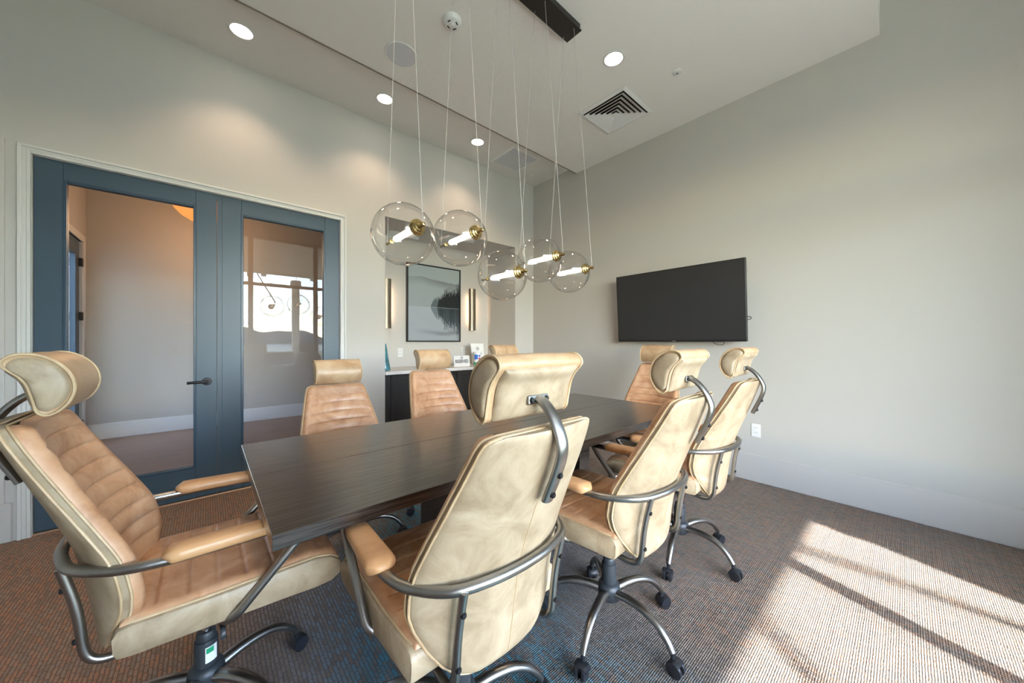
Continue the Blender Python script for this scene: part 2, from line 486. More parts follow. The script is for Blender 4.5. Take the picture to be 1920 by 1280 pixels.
def baseboard(name, boxes, m_=None):
    m = MB()
    for b in boxes: m.rbox(*b, r=0.006, seg=1)
    return struct(m.obj(name, m_ or M['base'], None, False))
BH = 0.242
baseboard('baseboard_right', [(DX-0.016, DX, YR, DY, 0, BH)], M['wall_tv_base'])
baseboard('baseboard_back', [(XL, -0.905, DY-0.016, DY, 0, BH), (1.043, NL, DY-0.016, DY, 0, BH), (NR, DX-0.016, DY-0.016, DY, 0, BH)])
baseboard('baseboard_left', [(XL, XL+0.016, YR, DY-0.016, 0, BH)])
baseboard('baseboard_front', [(XL, DX, YR, YR+0.016, 0, BH)])
# pilaster strip left of the door casing
struct(MB().rbox(-1.06, -0.934, DY-0.010, DY+0.001, BH, 2.50, r=0.003, seg=2).obj('trim_2', M['wall'], None, False))

# door casing (stepped profile, mitred)
def frame_loop(x0, x1, z1, width, depth, yb, name, parent=None):
    m = MB()
    m.box(x0-width, x0, yb-depth, yb, 0, z1+width); m.box(x1, x1+width, yb-depth, yb, 0, z1+width); m.box(x0, x1, yb-depth, yb, z1, z1+width)
    return m
cs = MB()
for off, wd, dp in ((0.036, 0.015, 0.020), (0.020, 0.013, 0.009), (0.0, 0.017, 0.014)):
    a, b, t = DL-off, DR+off, DT+off
    cs.rbox(a-wd, a, DY-dp, DY+0.001, 0, t+wd, r=0.002, seg=1); cs.rbox(b, b+wd, DY-dp, DY+0.001, 0, t+wd, r=0.002, seg=1)
    cs.rbox(a, b, DY-dp, DY+0.001, t, t+wd, r=0.002, seg=1)
cs.box(DL-0.036, DL, DY-0.008, DY+0.001, 0, DT+0.04); cs.box(DR, DR+0.036, DY-0.008, DY+0.001, 0, DT+0.04); cs.box(DL, DR, DY-0.008, DY+0.001, DT, DT+0.036)
# jamb lining
cs.box(DL-0.004, DL+0.003, DY-0.002, DY+0.13, 0, DT); cs.box(DR-0.003, DR+0.004, DY-0.002, DY+0.13, 0, DT); cs.box(DL, DR, DY-0.002, DY+0.13, DT-0.003, DT+0.004)
struct(cs.obj('trim_1', M['trim'], None, False), 'white stepped casing around the double doors')
struct(MB().rbox(DL+0.003, DR-0.003, DY+0.0, DY+0.12, 0, 0.012, r=0.003, seg=1).obj('trim_3', M['orange_metal'], None, False), 'thin metal threshold strip')

# ------------------------------------------------------------------ double glazed doors
def glazed_door(name, x0, x1, gx0, gx1, gz0, gz1, yf, label):
    d = bpy.data.objects.new(name, None); C.objects.link(d); d.location = ((x0+x1)/2, yf, 0.012)
    d['kind'] = 'structure'; d['label'] = label
    cx = (x0+x1)/2; T = 0.045; Z0 = 0.016; Z1 = DT-0.005
    def put(nm, mb, m, ang=40, par=None):
        o = mb.obj(nm, m, par or d, True, ang)
        if par is None: o.location = (-cx, -yf, -0.012)
        return o
    put('stile', MB().rbox(x0, gx0, yf, yf+T, Z0, Z1, r=0.0025, seg=1), M['door'])
    put('stile', MB().rbox(gx1, x1, yf, yf+T, Z0, Z1, r=0.0025, seg=1), M['door'])
    put('rail', MB().rbox(gx0, gx1, yf, yf+T, Z0, gz0, r=0.0025, seg=1), M['door'])
    put('rail', MB().rbox(gx0, gx1, yf, yf+T, gz1, Z1, r=0.0025, seg=1), M['door'])
    bd = MB(); b = 0.014
    for ya, yb in ((yf-0.004, yf+0.016), (yf+T-0.016, yf+T+0.004)):
        bd.rbox(gx0-0.004, gx0+b, ya, yb, gz0-0.004, gz1+0.004, r=0.003, seg=2); bd.rbox(gx1-b, gx1+0.004, ya, yb, gz0-0.004, gz1+0.004, r=0.003, seg=2)
        bd.rbox(gx0+b, gx1-b, ya, yb, gz0-0.004, gz0+b, r=0.003, seg=2); bd.rbox(gx0+b, gx1-b, ya, yb, gz1-b, gz1+0.004, r=0.003, seg=2)
    put('glazing_bead', bd, M['door_bead'])
    put('pane', MB().box(gx0-0.002, gx1+0.002, yf+0.0195, yf+0.0255, gz0-0.002, gz1+0.002), M['glass'])
    return d, put
d1, put1 = glazed_door('door_1', DL+0.005, 0.0645, -0.711, -0.062, 0.249, 2.312, DY+0.012, 'blue glazed door leaf with the black lever handle')
rs = put1('handle_rose', MB().lathe([(0.0, -0.001), (0.030, -0.001), (0.031, -0.006), (0.029, -0.009), (0.012, -0.010), (0.011, -0.040), (0.0, -0.040)], 28, (0.004, DY+0.012, 0.925), 'y'), M['iron'])
lev = MB().tube(spline([(0.010, DY-0.026, 0.925), (-0.03, DY-0.030, 0.925), (-0.075, DY-0.030, 0.924), (-0.112, DY-0.027, 0.922)]), 0.0085, 10, flat=1.25)
lv = lev.obj('lever', M['iron'], rs)
d2, put2 = glazed_door('door_2', 0.0675, DR-0.005, 0.222, 0.857, 0.249, 2.312, DY+0.012, 'blue glazed door leaf beside the niche wall')
put2('astragal', MB().rbox(0.066, 0.098, DY+0.006, DY+0.013, 0.02, DT-0.008, r=0.002, seg=1), M['door'])

# ------------------------------------------------------------------ hallway behind the doors
struct(MB().box(HXL, HXR, DY+0.06, HY, -0.08, -0.002).obj('floor_hall', M['hall_floor'], None, False), 'brown wooden hallway floor')
w = MB(); w.box(HXL, HXR, HY, HY+0.1, 0, HZ); w.box(HXR, HXR+0.1, DY+0.13, HY, 0, HZ)
struct(w.obj('wall_hall', M['hall_wall'], None, False))
w = MB(); w.box(HXL-0.1, HXL, DY+0.13, 5.6, 0, HZ); w.box(HXL-0.1, HXL, 5.6, 6.6, 2.45, HZ); w.box(HXL-0.1, HXL, 6.6, HY+0.1, 0, HZ)
struct(w.obj('wall_hall_side', M['hall_wall'], None, False))
struct(MB().box(-5.5, XL-0.12, DY, DY+0.13, 0, 5.2).obj('wall_sun_block', M['wall'], None, False), 'unseen wall added to keep the sun out of the hallway')  # added out of view to block sun from the hallway side door
struct(MB().box(HXL-0.1, HXR+0.1, DY+0.13, HY+0.1, HZ, HZ+0.08).obj('ceiling_hall', M['hall_wall'], None, False))
struct(MB().rbox(HXL, HXR, HY-0.016, HY, 0, 0.2, r=0.004, seg=2).obj('baseboard_hall', M['trim'], None, False))
hd = bpy.data.objects.new('door_3', None); C.objects.link(hd); hd['kind'] = 'structure'; hd['label'] = 'blue hallway door with black hinges'
hd.location = (HXL-0.05, 6.1, 0)
for q in ((-0.49, -0.34, 0.01, 2.44), (0.34, 0.49, 0.01, 2.44)): MB().rbox(-0.02, 0.03, *q, r=0.003, seg=1).obj('stile', M['door'], hd, False)
for q in ((0.01, 0.28), (2.28, 2.44)): MB().rbox(-0.02, 0.03, -0.34, 0.34, *q, r=0.003, seg=1).obj('rail', M['door'], hd, False)
MB().box(0.002, 0.008, -0.34, 0.34, 0.28, 2.28).obj('pane', M['glass'], hd, False)
for z in (0.25, 0.92, 1.55, 2.2):
    MB().rbox(0.028, 0.062, 0.455, 0.51, z-0.05, z+0.05, r=0.004, seg=1).obj('hinge', M['black'], hd)
cz = MB(); cz.rbox(0.03, 0.066, 0.505, 0.58, 0, 2.53, r=0.003, seg=1); cz.rbox(0.03, 0.066, -0.58, 0.505, 2.45, 2.53, r=0.003, seg=1)
cz.obj('casing', M['trim'], hd, False)
# hallway ceiling lamp: shallow drum
hl = thing('hallway_lamp', 'orange glowing drum lamp on the hallway ceiling', 'lamp', (-0.05, 6.2, HZ))
MB().lathe([(0.0, 0), (0.10, 0), (0.10, -0.03), (0.0, -0.03)], 32).obj('mount', M['brass'], hl)
MB().lathe([(0.0, -0.031), (0.27, -0.031), (0.30, -0.06), (0.30, -0.12), (0.27, -0.20), (0.20, -0.28), (0.10, -0.34), (0.0, -0.355)], 32).obj('shade', M['hall_glow'], hl)
MB().lathe([(0.301, -0.075), (0.307, -0.08), (0.307, -0.10), (0.301, -0.105)], 32, cap=False).obj('rim', M['brass'], hl)
ld = bpy.data.lights.new('hallway_lamp_light', 'POINT'); ld.energy = 16; ld.color = (1.0, 0.60, 0.34); ld.shadow_soft_size = 0.25
lo = bpy.data.objects.new('hallway_lamp_light', ld); C.objects.link(lo); lo.parent = hl; lo.location = (0, -0.2, -0.65)

# ------------------------------------------------------------------ window to the porch
wd = bpy.data.objects.new('window_1', None); C.objects.link(wd); wd['kind'] = 'structure'; wd['label'] = 'tall bronze framed window with transom lights'
WY = YR-0.09
def bar(nm, x0, x1, z0, z1, d=0.07):
    MB().rbox(x0, x1, WY-d/2, WY+d/2, z0, z1, r=0.004, seg=1).obj(nm, M['bronze'], wd, False)
for x in (WX0, WX1-0.06): bar('jamb', x, x+0.06, WZ0, WZ1)
for x in (0.67, 1.83): bar('mullion', x-0.04, x+0.04, WZ0+0.05, WZ1-0.05)
bar('head', WX0+0.06, WX1-0.06, WZ1-0.06, WZ1); bar('sill_rail', WX0+0.06, WX1-0.06, WZ0, WZ0+0.06)
xs = [WX0+0.06, 0.63, 0.71, 1.79, 1.87, WX1-0.06]
for a, b in ((0, 1), (2, 3), (4, 5)):
    bar('transom_rail', xs[a], xs[b], 2.39, 2.45)
    for z0, z1 in ((WZ0+0.06, 2.39), (2.45, WZ1-0.06)):
        MB().box(xs[a], xs[b], WY-0.003, WY+0.003, z0, z1).obj('pane', M['glass'], wd, False)
MB().rbox(WX0-0.05, WX1+0.05, YR-0.03, YR+0.06, WZ0-0.03, WZ0, r=0.005, seg=2).obj('sill', M['trim'], wd)

# ------------------------------------------------------------------ outdoors, seen mirrored in the door glass
struct(MB().box(-14, 16, -3.7, YR-0.14, -0.2, -0.06).obj('floor_porch', M['paving'], None, False), 'concrete porch floor outside the window')
struct(MB().box(-120, 120, -60, -3.7, -0.6, -0.25).obj('ground_lawn', M['lawn'], None, False), 'green lawn beyond the porch')
struct(MB().box(-400, 400, -420, -60, -1.2, -0.6).obj('ground_lake', M['water'], None, False), 'pale lake beyond the lawn')
pc = MB()
pc.add([(-12, YR-0.14, 3.62), (14, YR-0.14, 3.62), (14, -3.55, 3.02), (-12, -3.55, 3.02), (-12, YR-0.14, 3.72), (14, YR-0.14, 3.72), (14, -3.55, 3.12), (-12, -3.55, 3.12)],
       [(0,1,2,3), (4,7,6,5), (0,4,5,1), (1,5,6,2), (2,6,7,3), (3,7,4,0)])
po = struct(pc.obj('ceiling_porch', M['porch'], None, False), 'sloped white porch ceiling')
MB().box(-12, 14, -3.60, -3.45, 3.008, 3.16).obj('eave_beam', M['porch'], po, False)
for x in (-2.2, -1.1, 0.0, 1.1, 2.2, 3.3, 4.4):
    m = MB(); m.add([(x-0.05, YR-0.15, 3.50), (x+0.05, YR-0.15, 3.50), (x+0.05, -3.46, 2.92), (x-0.05, -3.46, 2.92), (x-0.05, YR-0.15, 3.62), (x+0.05, YR-0.15, 3.62), (x+0.05, -3.46, 3.04), (x-0.05, -3.46, 3.04)],
        [(0,1,2,3), (4,7,6,5), (0,4,5,1), (1,5,6,2), (2,6,7,3), (3,7,4,0)])
    m.obj('rafter', M['porch'], po, False)
for x, plab in ((1.82, 'square white porch post in front of the window'), (5.6, 'square white porch post beyond the end of the window')):
    ps = thing('porch_post', plab, 'post', (x, -3.52, -0.06), 0, 'porch posts')
    MB().rbox(-0.08, 0.08, -0.08, 0.08, 0, 2.96, r=0.008, seg=1).obj('shaft', M['porch'], ps, False)
    MB().rbox(-0.11, 0.11, -0.11, 0.11, 0, 0.22, r=0.008, seg=1).obj('plinth', M['porch'], ps, False)
    MB().rbox(-0.11, 0.11, -0.11, 0.11, 2.80, 2.95, r=0.008, seg=1).obj('capital', M['porch'], ps, False)
def hf(u, v):
    x = (u-0.5)*2; y = (v-0.5)*2
    z = 15*max(0, 1-x**4)*max(0, 1-y*y)*(0.75+0.22*math.sin(14*x+1)+0.16*math.sin(37*x+2)+0.06*math.sin(83*x))
    return (20+x*330, -400+y*30, z-0.7)
tag(MB().grid(hf, 160, 9).obj('hill_ridge', M['hill']), 'dark wooded hills across the lake', 'hills')
# palm and shrub beyond the porch
pa = thing('palm_tree', 'slim palm with drooping fronds standing beyond the porch', 'tree', (0.50, -4.85, -0.25))
MB().tube(spline([(0, 0, 0), (0.01, 0.0, 1.4), (0.005, 0.0, 2.9), (0.0, 0.0, 4.45)]), 0.028, 10).obj('trunk', M['bark'], pa)
random.seed(11)
fr_dirs = [(0.92, 0.50, 1.75), (-0.5, 0.9, 1.2), (-1.0, 0.1, 1.0), (-0.4, -0.9, 1.1), (0.5, -0.9, 1.2), (-0.2, 0.3, 0.1)]
for dx, dy, drop in fr_dirs:
    p0 = Vector((0, 0, 4.42)); p3 = Vector((dx*1.05, dy*1.05, 4.35-drop))
    path = spline([p0, p0.lerp(p3, 0.3)+Vector((0, 0, 0.35 if drop < 1.5 else 0.12)), p0.lerp(p3, 0.65)+Vector((0, 0, 0.25 if drop < 1.5 else 0.04)), p3], 7)
    fm_ = MB().tube(path, 0.014, 6)
    for k in range(2, len(path)-1):
        if drop > 1.5 and k < len(path)-5: continue
        t_ = (path[k+1]-path[k-1]).normalized(); sd_ = t_.cross(Vector((0, 0, 1))).normalized()
        for sg in (-1, 1):
            L = 0.30*math.sin(PI*(k/len(path))*0.85+0.3); e = path[k]+sd_*sg*L*0.55+t_*L*0.6-Vector((0, 0, L*0.5)); w_ = t_*0.014
            fm_.add([path[k]-w_, path[k]+w_, e], [(0, 1, 2)])
    fm_.obj('frond', M['leaf'], pa, False)
sh = thing('garden_shrub', 'loose leafy green shrub beyond the porch', 'shrub', (0.85, -6.0, -0.25))
for k in range(4):
    a = k*PI/2+0.4; MB().tube(spline([(0, 0, 0), (0.1*math.cos(a), 0.1*math.sin(a), 0.6), (0.3*math.cos(a), 0.3*math.sin(a), 1.25)]), 0.012, 6).obj('stem', M['bark'], sh)
lf = MB()
for k in range(260):
    a = random.uniform(0, 2*PI); zz = random.uniform(0.45, 1.55)
    rr = random.uniform(0.05, 0.55); cx, cy = rr*math.cos(a), rr*math.sin(a); b = random.uniform(0, 2*PI); L = random.uniform(0.10, 0.2)
    ux, uy = math.cos(b)*L, math.sin(b)*L; wx, wy = -math.sin(b)*0.03, math.cos(b)*0.03; dz = random.uniform(-0.08, 0.06)
    lf.add([(cx, cy, zz), (cx+ux*.5+wx, cy+uy*.5+wy, zz+dz*.5+0.01), (cx+ux, cy+uy, zz+dz), (cx+ux*.5-wx, cy+uy*.5-wy, zz+dz*.5+0.01)], [(0,1,2,3)])
fo = lf.obj('foliage', M['leaf'], sh, False); fo['kind'] = 'stuff'

# ------------------------------------------------------------------ conference table
TX0, TX1, TY0, TY1, TZ, TH = 0.122, 2.585, 1.036, 2.054, 0.76, 0.040
TC = ((TX0+TX1)/2, (TY0+TY1)/2)
tb = thing('conference_table', 'long dark espresso wood conference table with a thick slab top', 'table', (TC[0], TC[1], 0))
HX, HYy = (TX1-TX0)/2, (TY1-TY0)/2
for y0, y1 in ((-HYy, -0.0012), (0.0012, HYy)):
    MB().rbox(-HX, HX, y0, y1, TZ-TH, TZ, r=0.0012, seg=1).obj('plank', M['table'], tb)
for x in (-0.42, 0.42):
    MB().rbox(x-0.05, x+0.05, -0.22, 0.22, 0.05, TZ-TH-0.05, r=0.006, seg=2).obj('pedestal', M['table'], tb)
    MB().rbox(x-0.06, x+0.06, -0.36, 0.36, 0, 0.05, r=0.008, seg=2).obj('foot', M['table'], tb)
    MB().rbox(x-0.06, x+0.06, -0.32, 0.32, TZ-TH-0.05, TZ-TH, r=0.004, seg=1).obj('top_batten', M['table'], tb)
MB().rbox(-0.37, 0.37, -0.03, 0.03, 0.26, 0.36, r=0.006, seg=1).obj('stretcher', M['table'], tb)

# ------------------------------------------------------------------ office chair
ZB0, ZB1 = 0.425, 1.045
W_TAB = [(0.425, 0.075), (0.430, 0.105), (0.445, 0.140), (0.475, 0.172), (0.52, 0.205), (0.57, 0.230), (0.61, 0.2425), (0.66, 0.2435), (0.72, 0.238), (0.80, 0.2235), (0.90, 0.203), (0.98, 0.186), (1.015, 0.178), (1.032, 0.170), (1.041, 0.157), (1.045, 0.140)]
Y_TAB = [(0.425, -0.212), (0.50, -0.226), (0.60, -0.242), (0.70, -0.262), (0.80, -0.297), (0.90, -0.336), (1.0, -0.372), (1.045, -0.386)]
B_TAB = [(0.42, 0.055), (0.55, 0.085), (0.70, 0.085), (0.90, 0.075), (1.05, 0.06)]
def back_pt(x, z, off=0.0):
    y = sinterp(Y_TAB, z) + interp(B_TAB, z)*(x/0.24)**2
    return (x, y + off, z)
def zrow(v):
    # denser at the ends
    v2 = v - 0.06*math.sin(2*PI*v)
    return ZB0 + (ZB1-ZB0)*v2
def edge_fall(u, z):
    """0 at the outline, 1 inside"""
    w = interp(W_TAB, z); dx = w*(1-abs(u)); dz = min(z-ZB0, ZB1-z)
    d = min(dx, dz*1.2+0.004)
    t = min(1.0, max(0.0, d/0.028))
    return math.sqrt(max(0.0, 1-(1-t)**2))
CH_LINES = [0.60, 0.655, 0.71, 0.765, 0.82, 0.875, 0.93, 0.985]
def build_chair_meshes():
    D = {}
    NU, NV = 19, 60
    # shell: rear leather panel
    m = MB()
    us = [-math.cos(PI*i/(NU-1)) for i in range(NU)]
    def rear(i, j):
        z = zrow(j/(NV-1)); u = us[i]; return back_pt(u*interp(W_TAB, z), z, -0.010*edge_fall(u, z))
    def frnt(i, j):
        z = zrow(j/(NV-1)); u = us[i]; return back_pt(u*interp(W_TAB, z), z, 0.016)
    VV = [rear(i, j) for j in range(NV) for i in range(NU)] + [frnt(i, j) for j in range(NV) for i in range(NU)]
    F = []
    o = NU*NV
    for j in range(NV-1):
        for i in range(NU-1):
            a = j*NU+i
            F.append((a, a+1, a+1+NU, a+NU)); F.append((o+a, o+a+NU, o+a+NU+1, o+a+1))
    for j in range(NV-1):
        F.append((j*NU, (j+1)*NU, o+(j+1)*NU, o+j*NU)); F.append((j*NU+NU-1, o+j*NU+NU-1, o+(j+1)*NU+NU-1, (j+1)*NU+NU-1))
    for i in range(NU-1):
        F.append((i, o+i, o+i+1, i+1)); a = (NV-1)*NU+i; F.append((a, a+1, o+a+1, o+a))
    m.add(VV, F)
    # centre seam, raised double stitch
    D['backrest'] = m.mesh('backrest', M['lea_back'], ang=60)
    m = MB()
    m.tube([back_pt(0, 0.44+0.02*k, -0.0102) for k in range(22)], 0.0012, 5)
    D['seam'] = m.mesh('seam', M['pipe'])
    # piping: two cords round the outline
    outl = []
    for j in range(NV): z = zrow(j/(NV-1)); outl.append((interp(W_TAB, z), z))
    loop = [(-w_, z) for w_, z in outl[::-1]] + [(w_, z) for w_, z in outl]
    for off, nm in ((-0.001, 'back_piping_a'), (0.017, 'back_piping_b')):
        D[nm] = MB().tube([back_pt(x*1.004, z, off) for x, z in loop], 0.0034, 6, closed=True).mesh('piping', M['pipe'])
    # front cushion with horizontal channels
    NV2, NU2 = 150, 17
    us2 = [-math.cos(PI*i/(NU2-1)) for i in range(NU2)]
    m = MB(); VV = []
    for j in range(NV2):
        z = ZB0 + (ZB1-ZB0)*j/(NV2-1)
        if j == 0: z += 0.001
        w_ = interp(W_TAB, z)*0.99
        for u in us2:
            fo_ = edge_fall(u*0.999, z)
            g = 0.0
            for q in CH_LINES:
                g += math.exp(-((z-q)/0.0045)**2)
            side = min(1.0, max(0.0, (0.86-abs(u))/0.05))
            ridge = 0.004*(0.5-0.5*math.cos(2*PI*(z-0.60)/0.055)) if 0.545 < z < 1.0 else 0.0
            off = 0.016 + 0.040*fo_ + side*(ridge*fo_ - 0.0075*g*fo_)
            VV.append(back_pt(u*w_, z, off))
    F = [(j*NU2+i, j*NU2+i+1, (j+1)*NU2+i+1, (j+1)*NU2+i) for j in range(NV2-1) for i in range(NU2-1)]
    m.add(VV, F)
    D['back_cushion'] = m.mesh('back_cushion', M['lea_top'], ang=75)
    # seat body: side profile lofted across
    prof = [(-0.172, 0.475), (-0.165, 0.460), (-0.14, 0.455), (0.05, 0.452), (0.20, 0.445), (0.27, 0.440), (0.315, 0.443), (0.340, 0.458), (0.348, 0.480), (0.340, 0.505), (0.315, 0.525), (0.27, 0.536), (0.15, 0.536), (0.0, 0.534), (-0.14, 0.534), (-0.165, 0.530), (-0.174, 0.515)]
    cy, cz_ = 0.08, 0.49
    secs = []
    for x, s_ in ((-0.252, 0.90), (-0.250, 0.95), (-0.244, 0.985), (-0.232, 1.0), (0.232, 1.0), (0.244, 0.985), (0.250, 0.95), (0.252, 0.90)):
        secs.append([(x*(1.0 if y > -0.1 else 0.965), cy+(y-cy)*(0.97+0.03*s_/1.0 if s_ < 1 else 1.0), cz_+(z-cz_)*s_) for y, z in prof])
    D['seat'] = MB().loft(secs).mesh('seat', M['lea_back'], ang=50)
    tp = [(-0.165, 0.531), (-0.14, 0.5345), (0.0, 0.5345), (0.15, 0.5365), (0.27, 0.5365), (0.315, 0.5255), (0.338, 0.508)]
    LN = [-0.105, -0.04, 0.025, 0.09, 0.155, 0.22, 0.285]
    NUs, NVs = 23, 150
    m = MB(); VV = []
    for j in range(NVs):
        y = -0.165 + (0.338+0.165)*j/(NVs-1)
        z = interp(tp, y)
        for i in range(NUs):
            u = -math.cos(PI*i/(NUs-1)); x = u*0.238*(1.0 if y > -0.1 else 0.965+0.035*(y+0.165)/0.065)
            d = min(0.238*(1-abs(u)), y+0.165, 0.338-y)
            t = min(1, max(0, d/0.03)); fo_ = math.sqrt(max(0, 1-(1-t)**2))
            g = sum(math.exp(-((y-q)/0.0045)**2) for q in LN)
            side = min(1.0, max(0.0, (0.88-abs(u))/0.05))
            dip = -0.008*math.exp(-((x/0.16)**2+((y-0.02)/0.16)**2))
            off = -0.004 + 0.019*fo_ + dip*fo_ - 0.006*g*fo_*side
            ny = 0.0
            if y > 0.29: ny = off*0.6
            VV.append((x, y+ny, z+off))
    F = [(j*NUs+i, j*NUs+i+1, (j+1)*NUs+i+1, (j+1)*NUs+i) for j in range(NVs-1) for i in range(NUs-1)]
    m.add(VV, F); D['seat_panel'] = m.mesh('seat_panel', M['lea_top'], ang=75)
    m = MB(); sp = []
    for x, ys in ((-0.240, [0.338, 0.315, 0.27, 0.15, 0.0, -0.14]), (0.240, [-0.14, 0.0, 0.15, 0.27, 0.315, 0.338])):
        for y in ys: sp.append((x*(1.0 if y > -0.1 else 0.97), y, interp(tp, y)+0.001))
        if x < 0:
            for xx in (-0.215, 0.215): sp.append((xx, -0.166, 0.532))
    m.tube(smooth_path(sp, 0.02, 3), 0.0036, 6)
    sp2 = [(x, y, z+0.0) for x, y, z in [(-0.252, -0.15, 0.462), (-0.252, 0.0, 0.460), (-0.252, 0.25, 0.452)]]
    D['seat_piping'] = m.mesh('piping', M['pipe'])
    # headrest: bean section
    bean = [(-0.294, 1.0600), (-0.279, 1.0640), (-0.263, 1.0800), (-0.252, 1.1020), (-0.248, 1.1260), (-0.252, 1.1520), (-0.264, 1.1760), (-0.284, 1.1970), (-0.310, 1.2100), (-0.337, 1.2110), (-0.354, 1.2010), (-0.358, 1.1870), (-0.348, 1.1740), (-0.333, 1.1580), (-0.322, 1.1380), (-0.316, 1.1160), (-0.311, 1.0920), (-0.306, 1.0700)]
    bs = [Vector((0, y, z)) for y, z in spline2(bean)]
    cen = sum(bs, Vector())/len(bs)
    def beans(x, s_, b=None):
        return [(x, cen.y+(p.y-cen.y)*s_, cen.z+(p.z-cen.z)*s_) for p in bs]
    m = MB(); secs = []
    for x, s_ in ((-0.134, 0.92), (-0.136, 0.96), (-0.133, 0.99), (-0.125, 1.0), (-0.07, 1.02), (0.0, 1.03), (0.07, 1.02), (0.125, 1.0), (0.133, 0.99), (0.136, 0.96), (0.134, 0.92)): secs.append(beans(x, s_))
    m.loft(secs)
    D['headrest'] = m.mesh('headrest', M['lea_head'], ang=60)
    for sgn, nm in ((-1, 'side_panel_a'), (1, 'side_panel_b')):
        m = MB(); m.loft([beans(sgn*0.132, 0.88), beans(sgn*0.139, 0.84), beans(sgn*0.143, 0.70), beans(sgn*0.145, 0.4), beans(sgn*0.1455, 0.1)])
        D[nm] = m.mesh('side_panel', M['lea_back'], ang=60)
    for sgn, nm in ((-1, 'head_piping_a'), (1, 'head_piping_b')):
        D[nm] = MB().tube(beans(sgn*0.136, 0.985), 0.0036, 6, closed=True).mesh('piping', M['pipe'])
    # padded back panel on the concave side
    backc = [(-0.356, 1.181), (-0.346, 1.168), (-0.333, 1.152), (-0.324, 1.130), (-0.318, 1.105), (-0.311, 1.080), (-0.303, 1.064)]
    pts = [Vector((0, y-0.001, z)) for y, z in backc]; pts = spline(pts, 5)
    m = MB(); NP = len(pts); NXp = 21; VV = []
    for i, p in enumerate(pts):
        a = pts[max(i-1, 0)]; b = pts[min(i+1, NP-1)]; t = (b-a).normalized(); nrm = Vector((0, t.z, -t.y))
        if nrm.y > 0: nrm = -nrm
        for k in range(NXp):
            u = -math.cos(PI*k/(NXp-1)); x = u*0.120
            d = min(0.120*(1-abs(u)), 0.13*i/(NP-1), 0.13*(1-i/(NP-1)))
            tt = min(1, max(0, d/0.022)); q = math.sqrt(max(0, 1-(1-tt)**2))
            off = -0.003 + 0.013*q
            VV.append((x, p.y+nrm.y*off, p.z+nrm.z*off))
    m.add(VV, [(i*NXp+k, i*NXp+k+1, (i+1)*NXp+k+1, (i+1)*NXp+k) for i in range(NP-1) for k in range(NXp-1)])
    D['head_back'] = m.mesh('back_panel', M['lea_back'], ang=75)
    # bracket bar
    path = spline([(0, -0.326, 1.108), (0, -0.354, 1.098), (0, -0.382, 1.070), (0, -0.404, 1.030), (0, -0.408, 0.995), (0, -0.392, 0.945), (0, -0.370, 0.895), (0, -0.362, 0.876)], 6)
    m = MB(); m.tube(path, 0.017, 14, flat=0.55, up=(0, 1, 0.3)); D['bracket'] = m.mesh('headrest_bracket', M['gun'])
    m = MB(); m.rbox(-0.034, 0.034, -0.337, -0.328, 1.094, 1.116, r=0.004, seg=2); D['bracket_plate'] = m.mesh('bracket_plate', M['gun'])
    m = MB()
    m.lathe([(0.0, 0.004), (0.0072, 0.004), (0.0072, -0.001), (0.005, -0.004), (0.0, -0.004)], 12, (0, 0, 0), 'y'); D['bolt'] = m.mesh('bolt', M['iron'])
    # arm frame
    path = []
    half = [(0.06, 0.02, 0.437), (0.205, 0.03, 0.437), (0.262, 0.055, 0.455), (0.266, 0.268, 0.678), (0.266, 0.190, 0.6785), (0.268, -0.06, 0.6785), (0.258, -0.150, 0.682), (0.19, -0.252, 0.688), (0.08, -0.283, 0.692), (0.0, -0.289, 0.693)]
    full = [(-x, y, z) for x, y, z in half] + [(x, y, z) for x, y, z in half[-2::-1]]
    nfull = len(full)
    rad = {i: 0.04 for i in range(nfull)}
    for i in (3, nfull-4): rad[i] = 0.045
    for i in (6, 7, nfull-7, nfull-8): rad[i] = 0.07
    m = MB(); m.tube(smooth_path(full, rad, 6), 0.0125, 12); D['arm_frame'] = m.mesh('arm_frame', M['gun'], ang=60)
    # arm pad (left and right share by mirrored shape: symmetric)
    m = MB(); secs = []
    for t in [i/14 for i in range(15)]:
        y = -0.085 + 0.265*t
        e = min(t, 1-t)*2; s_ = math.sqrt(max(0.0, 1-(1-min(1, e/0.22))**2))
        hw = max(0.004, (0.037-0.006*t)*(0.55+0.45*s_)*(1 if 0 < t < 1 else 0.6)); th = max(0.002, 0.0185*(0.45+0.55*s_)*(1 if 0 < t < 1 else 0.5))
        zc = 0.697 - 0.006*t
        q = []
        for k in range(16):
            a = 2*PI*k/16; cx_, sz_ = math.cos(a), math.sin(a)
            q.append((hw*math.copysign(abs(cx_)**0.55, cx_), y, zc+th*math.copysign(abs(sz_)**0.7, sz_)))
        secs.append(q)
    m.loft(secs); D['arm_pad'] = m.mesh('arm_pad', M['lea_pad'], ang=70)
    # rear J tubes
    m = MB(); m.tube(smooth_path([(0, -0.266, 0.690), (0, -0.240, 0.58), (0, -0.226, 0.426), (0, -0.04, 0.436)], {1: 0.05, 2: 0.055}, 7), 0.0105, 12)
    D['back_tube'] = m.mesh('back_tube', M['gun'], ang=60)
    # mechanism
    m = MB(); m.rbox(-0.11, 0.11, -0.12, 0.12, 0.436, 0.456, r=0.004, seg=1); m.rbox(-0.06, 0.06, -0.08, 0.09, 0.402, 0.437, r=0.01, seg=2)
    D['mechanism'] = m.mesh('seat_mechanism', M['col_black'])
    m = MB(); m.tube([(0.06, 0.02, 0.418), (0.17, 0.03, 0.412), (0.21, 0.035, 0.408)], 0.0045, 8); m.lathe([(0.0, -0.006), (0.016, -0.006), (0.018, 0), (0.016, 0.006), (0.0, 0.006)], 14, (0.225, 0.036, 0.407), 'y')
    D['lift_lever'] = m.mesh('lift_lever', M['col_black'])
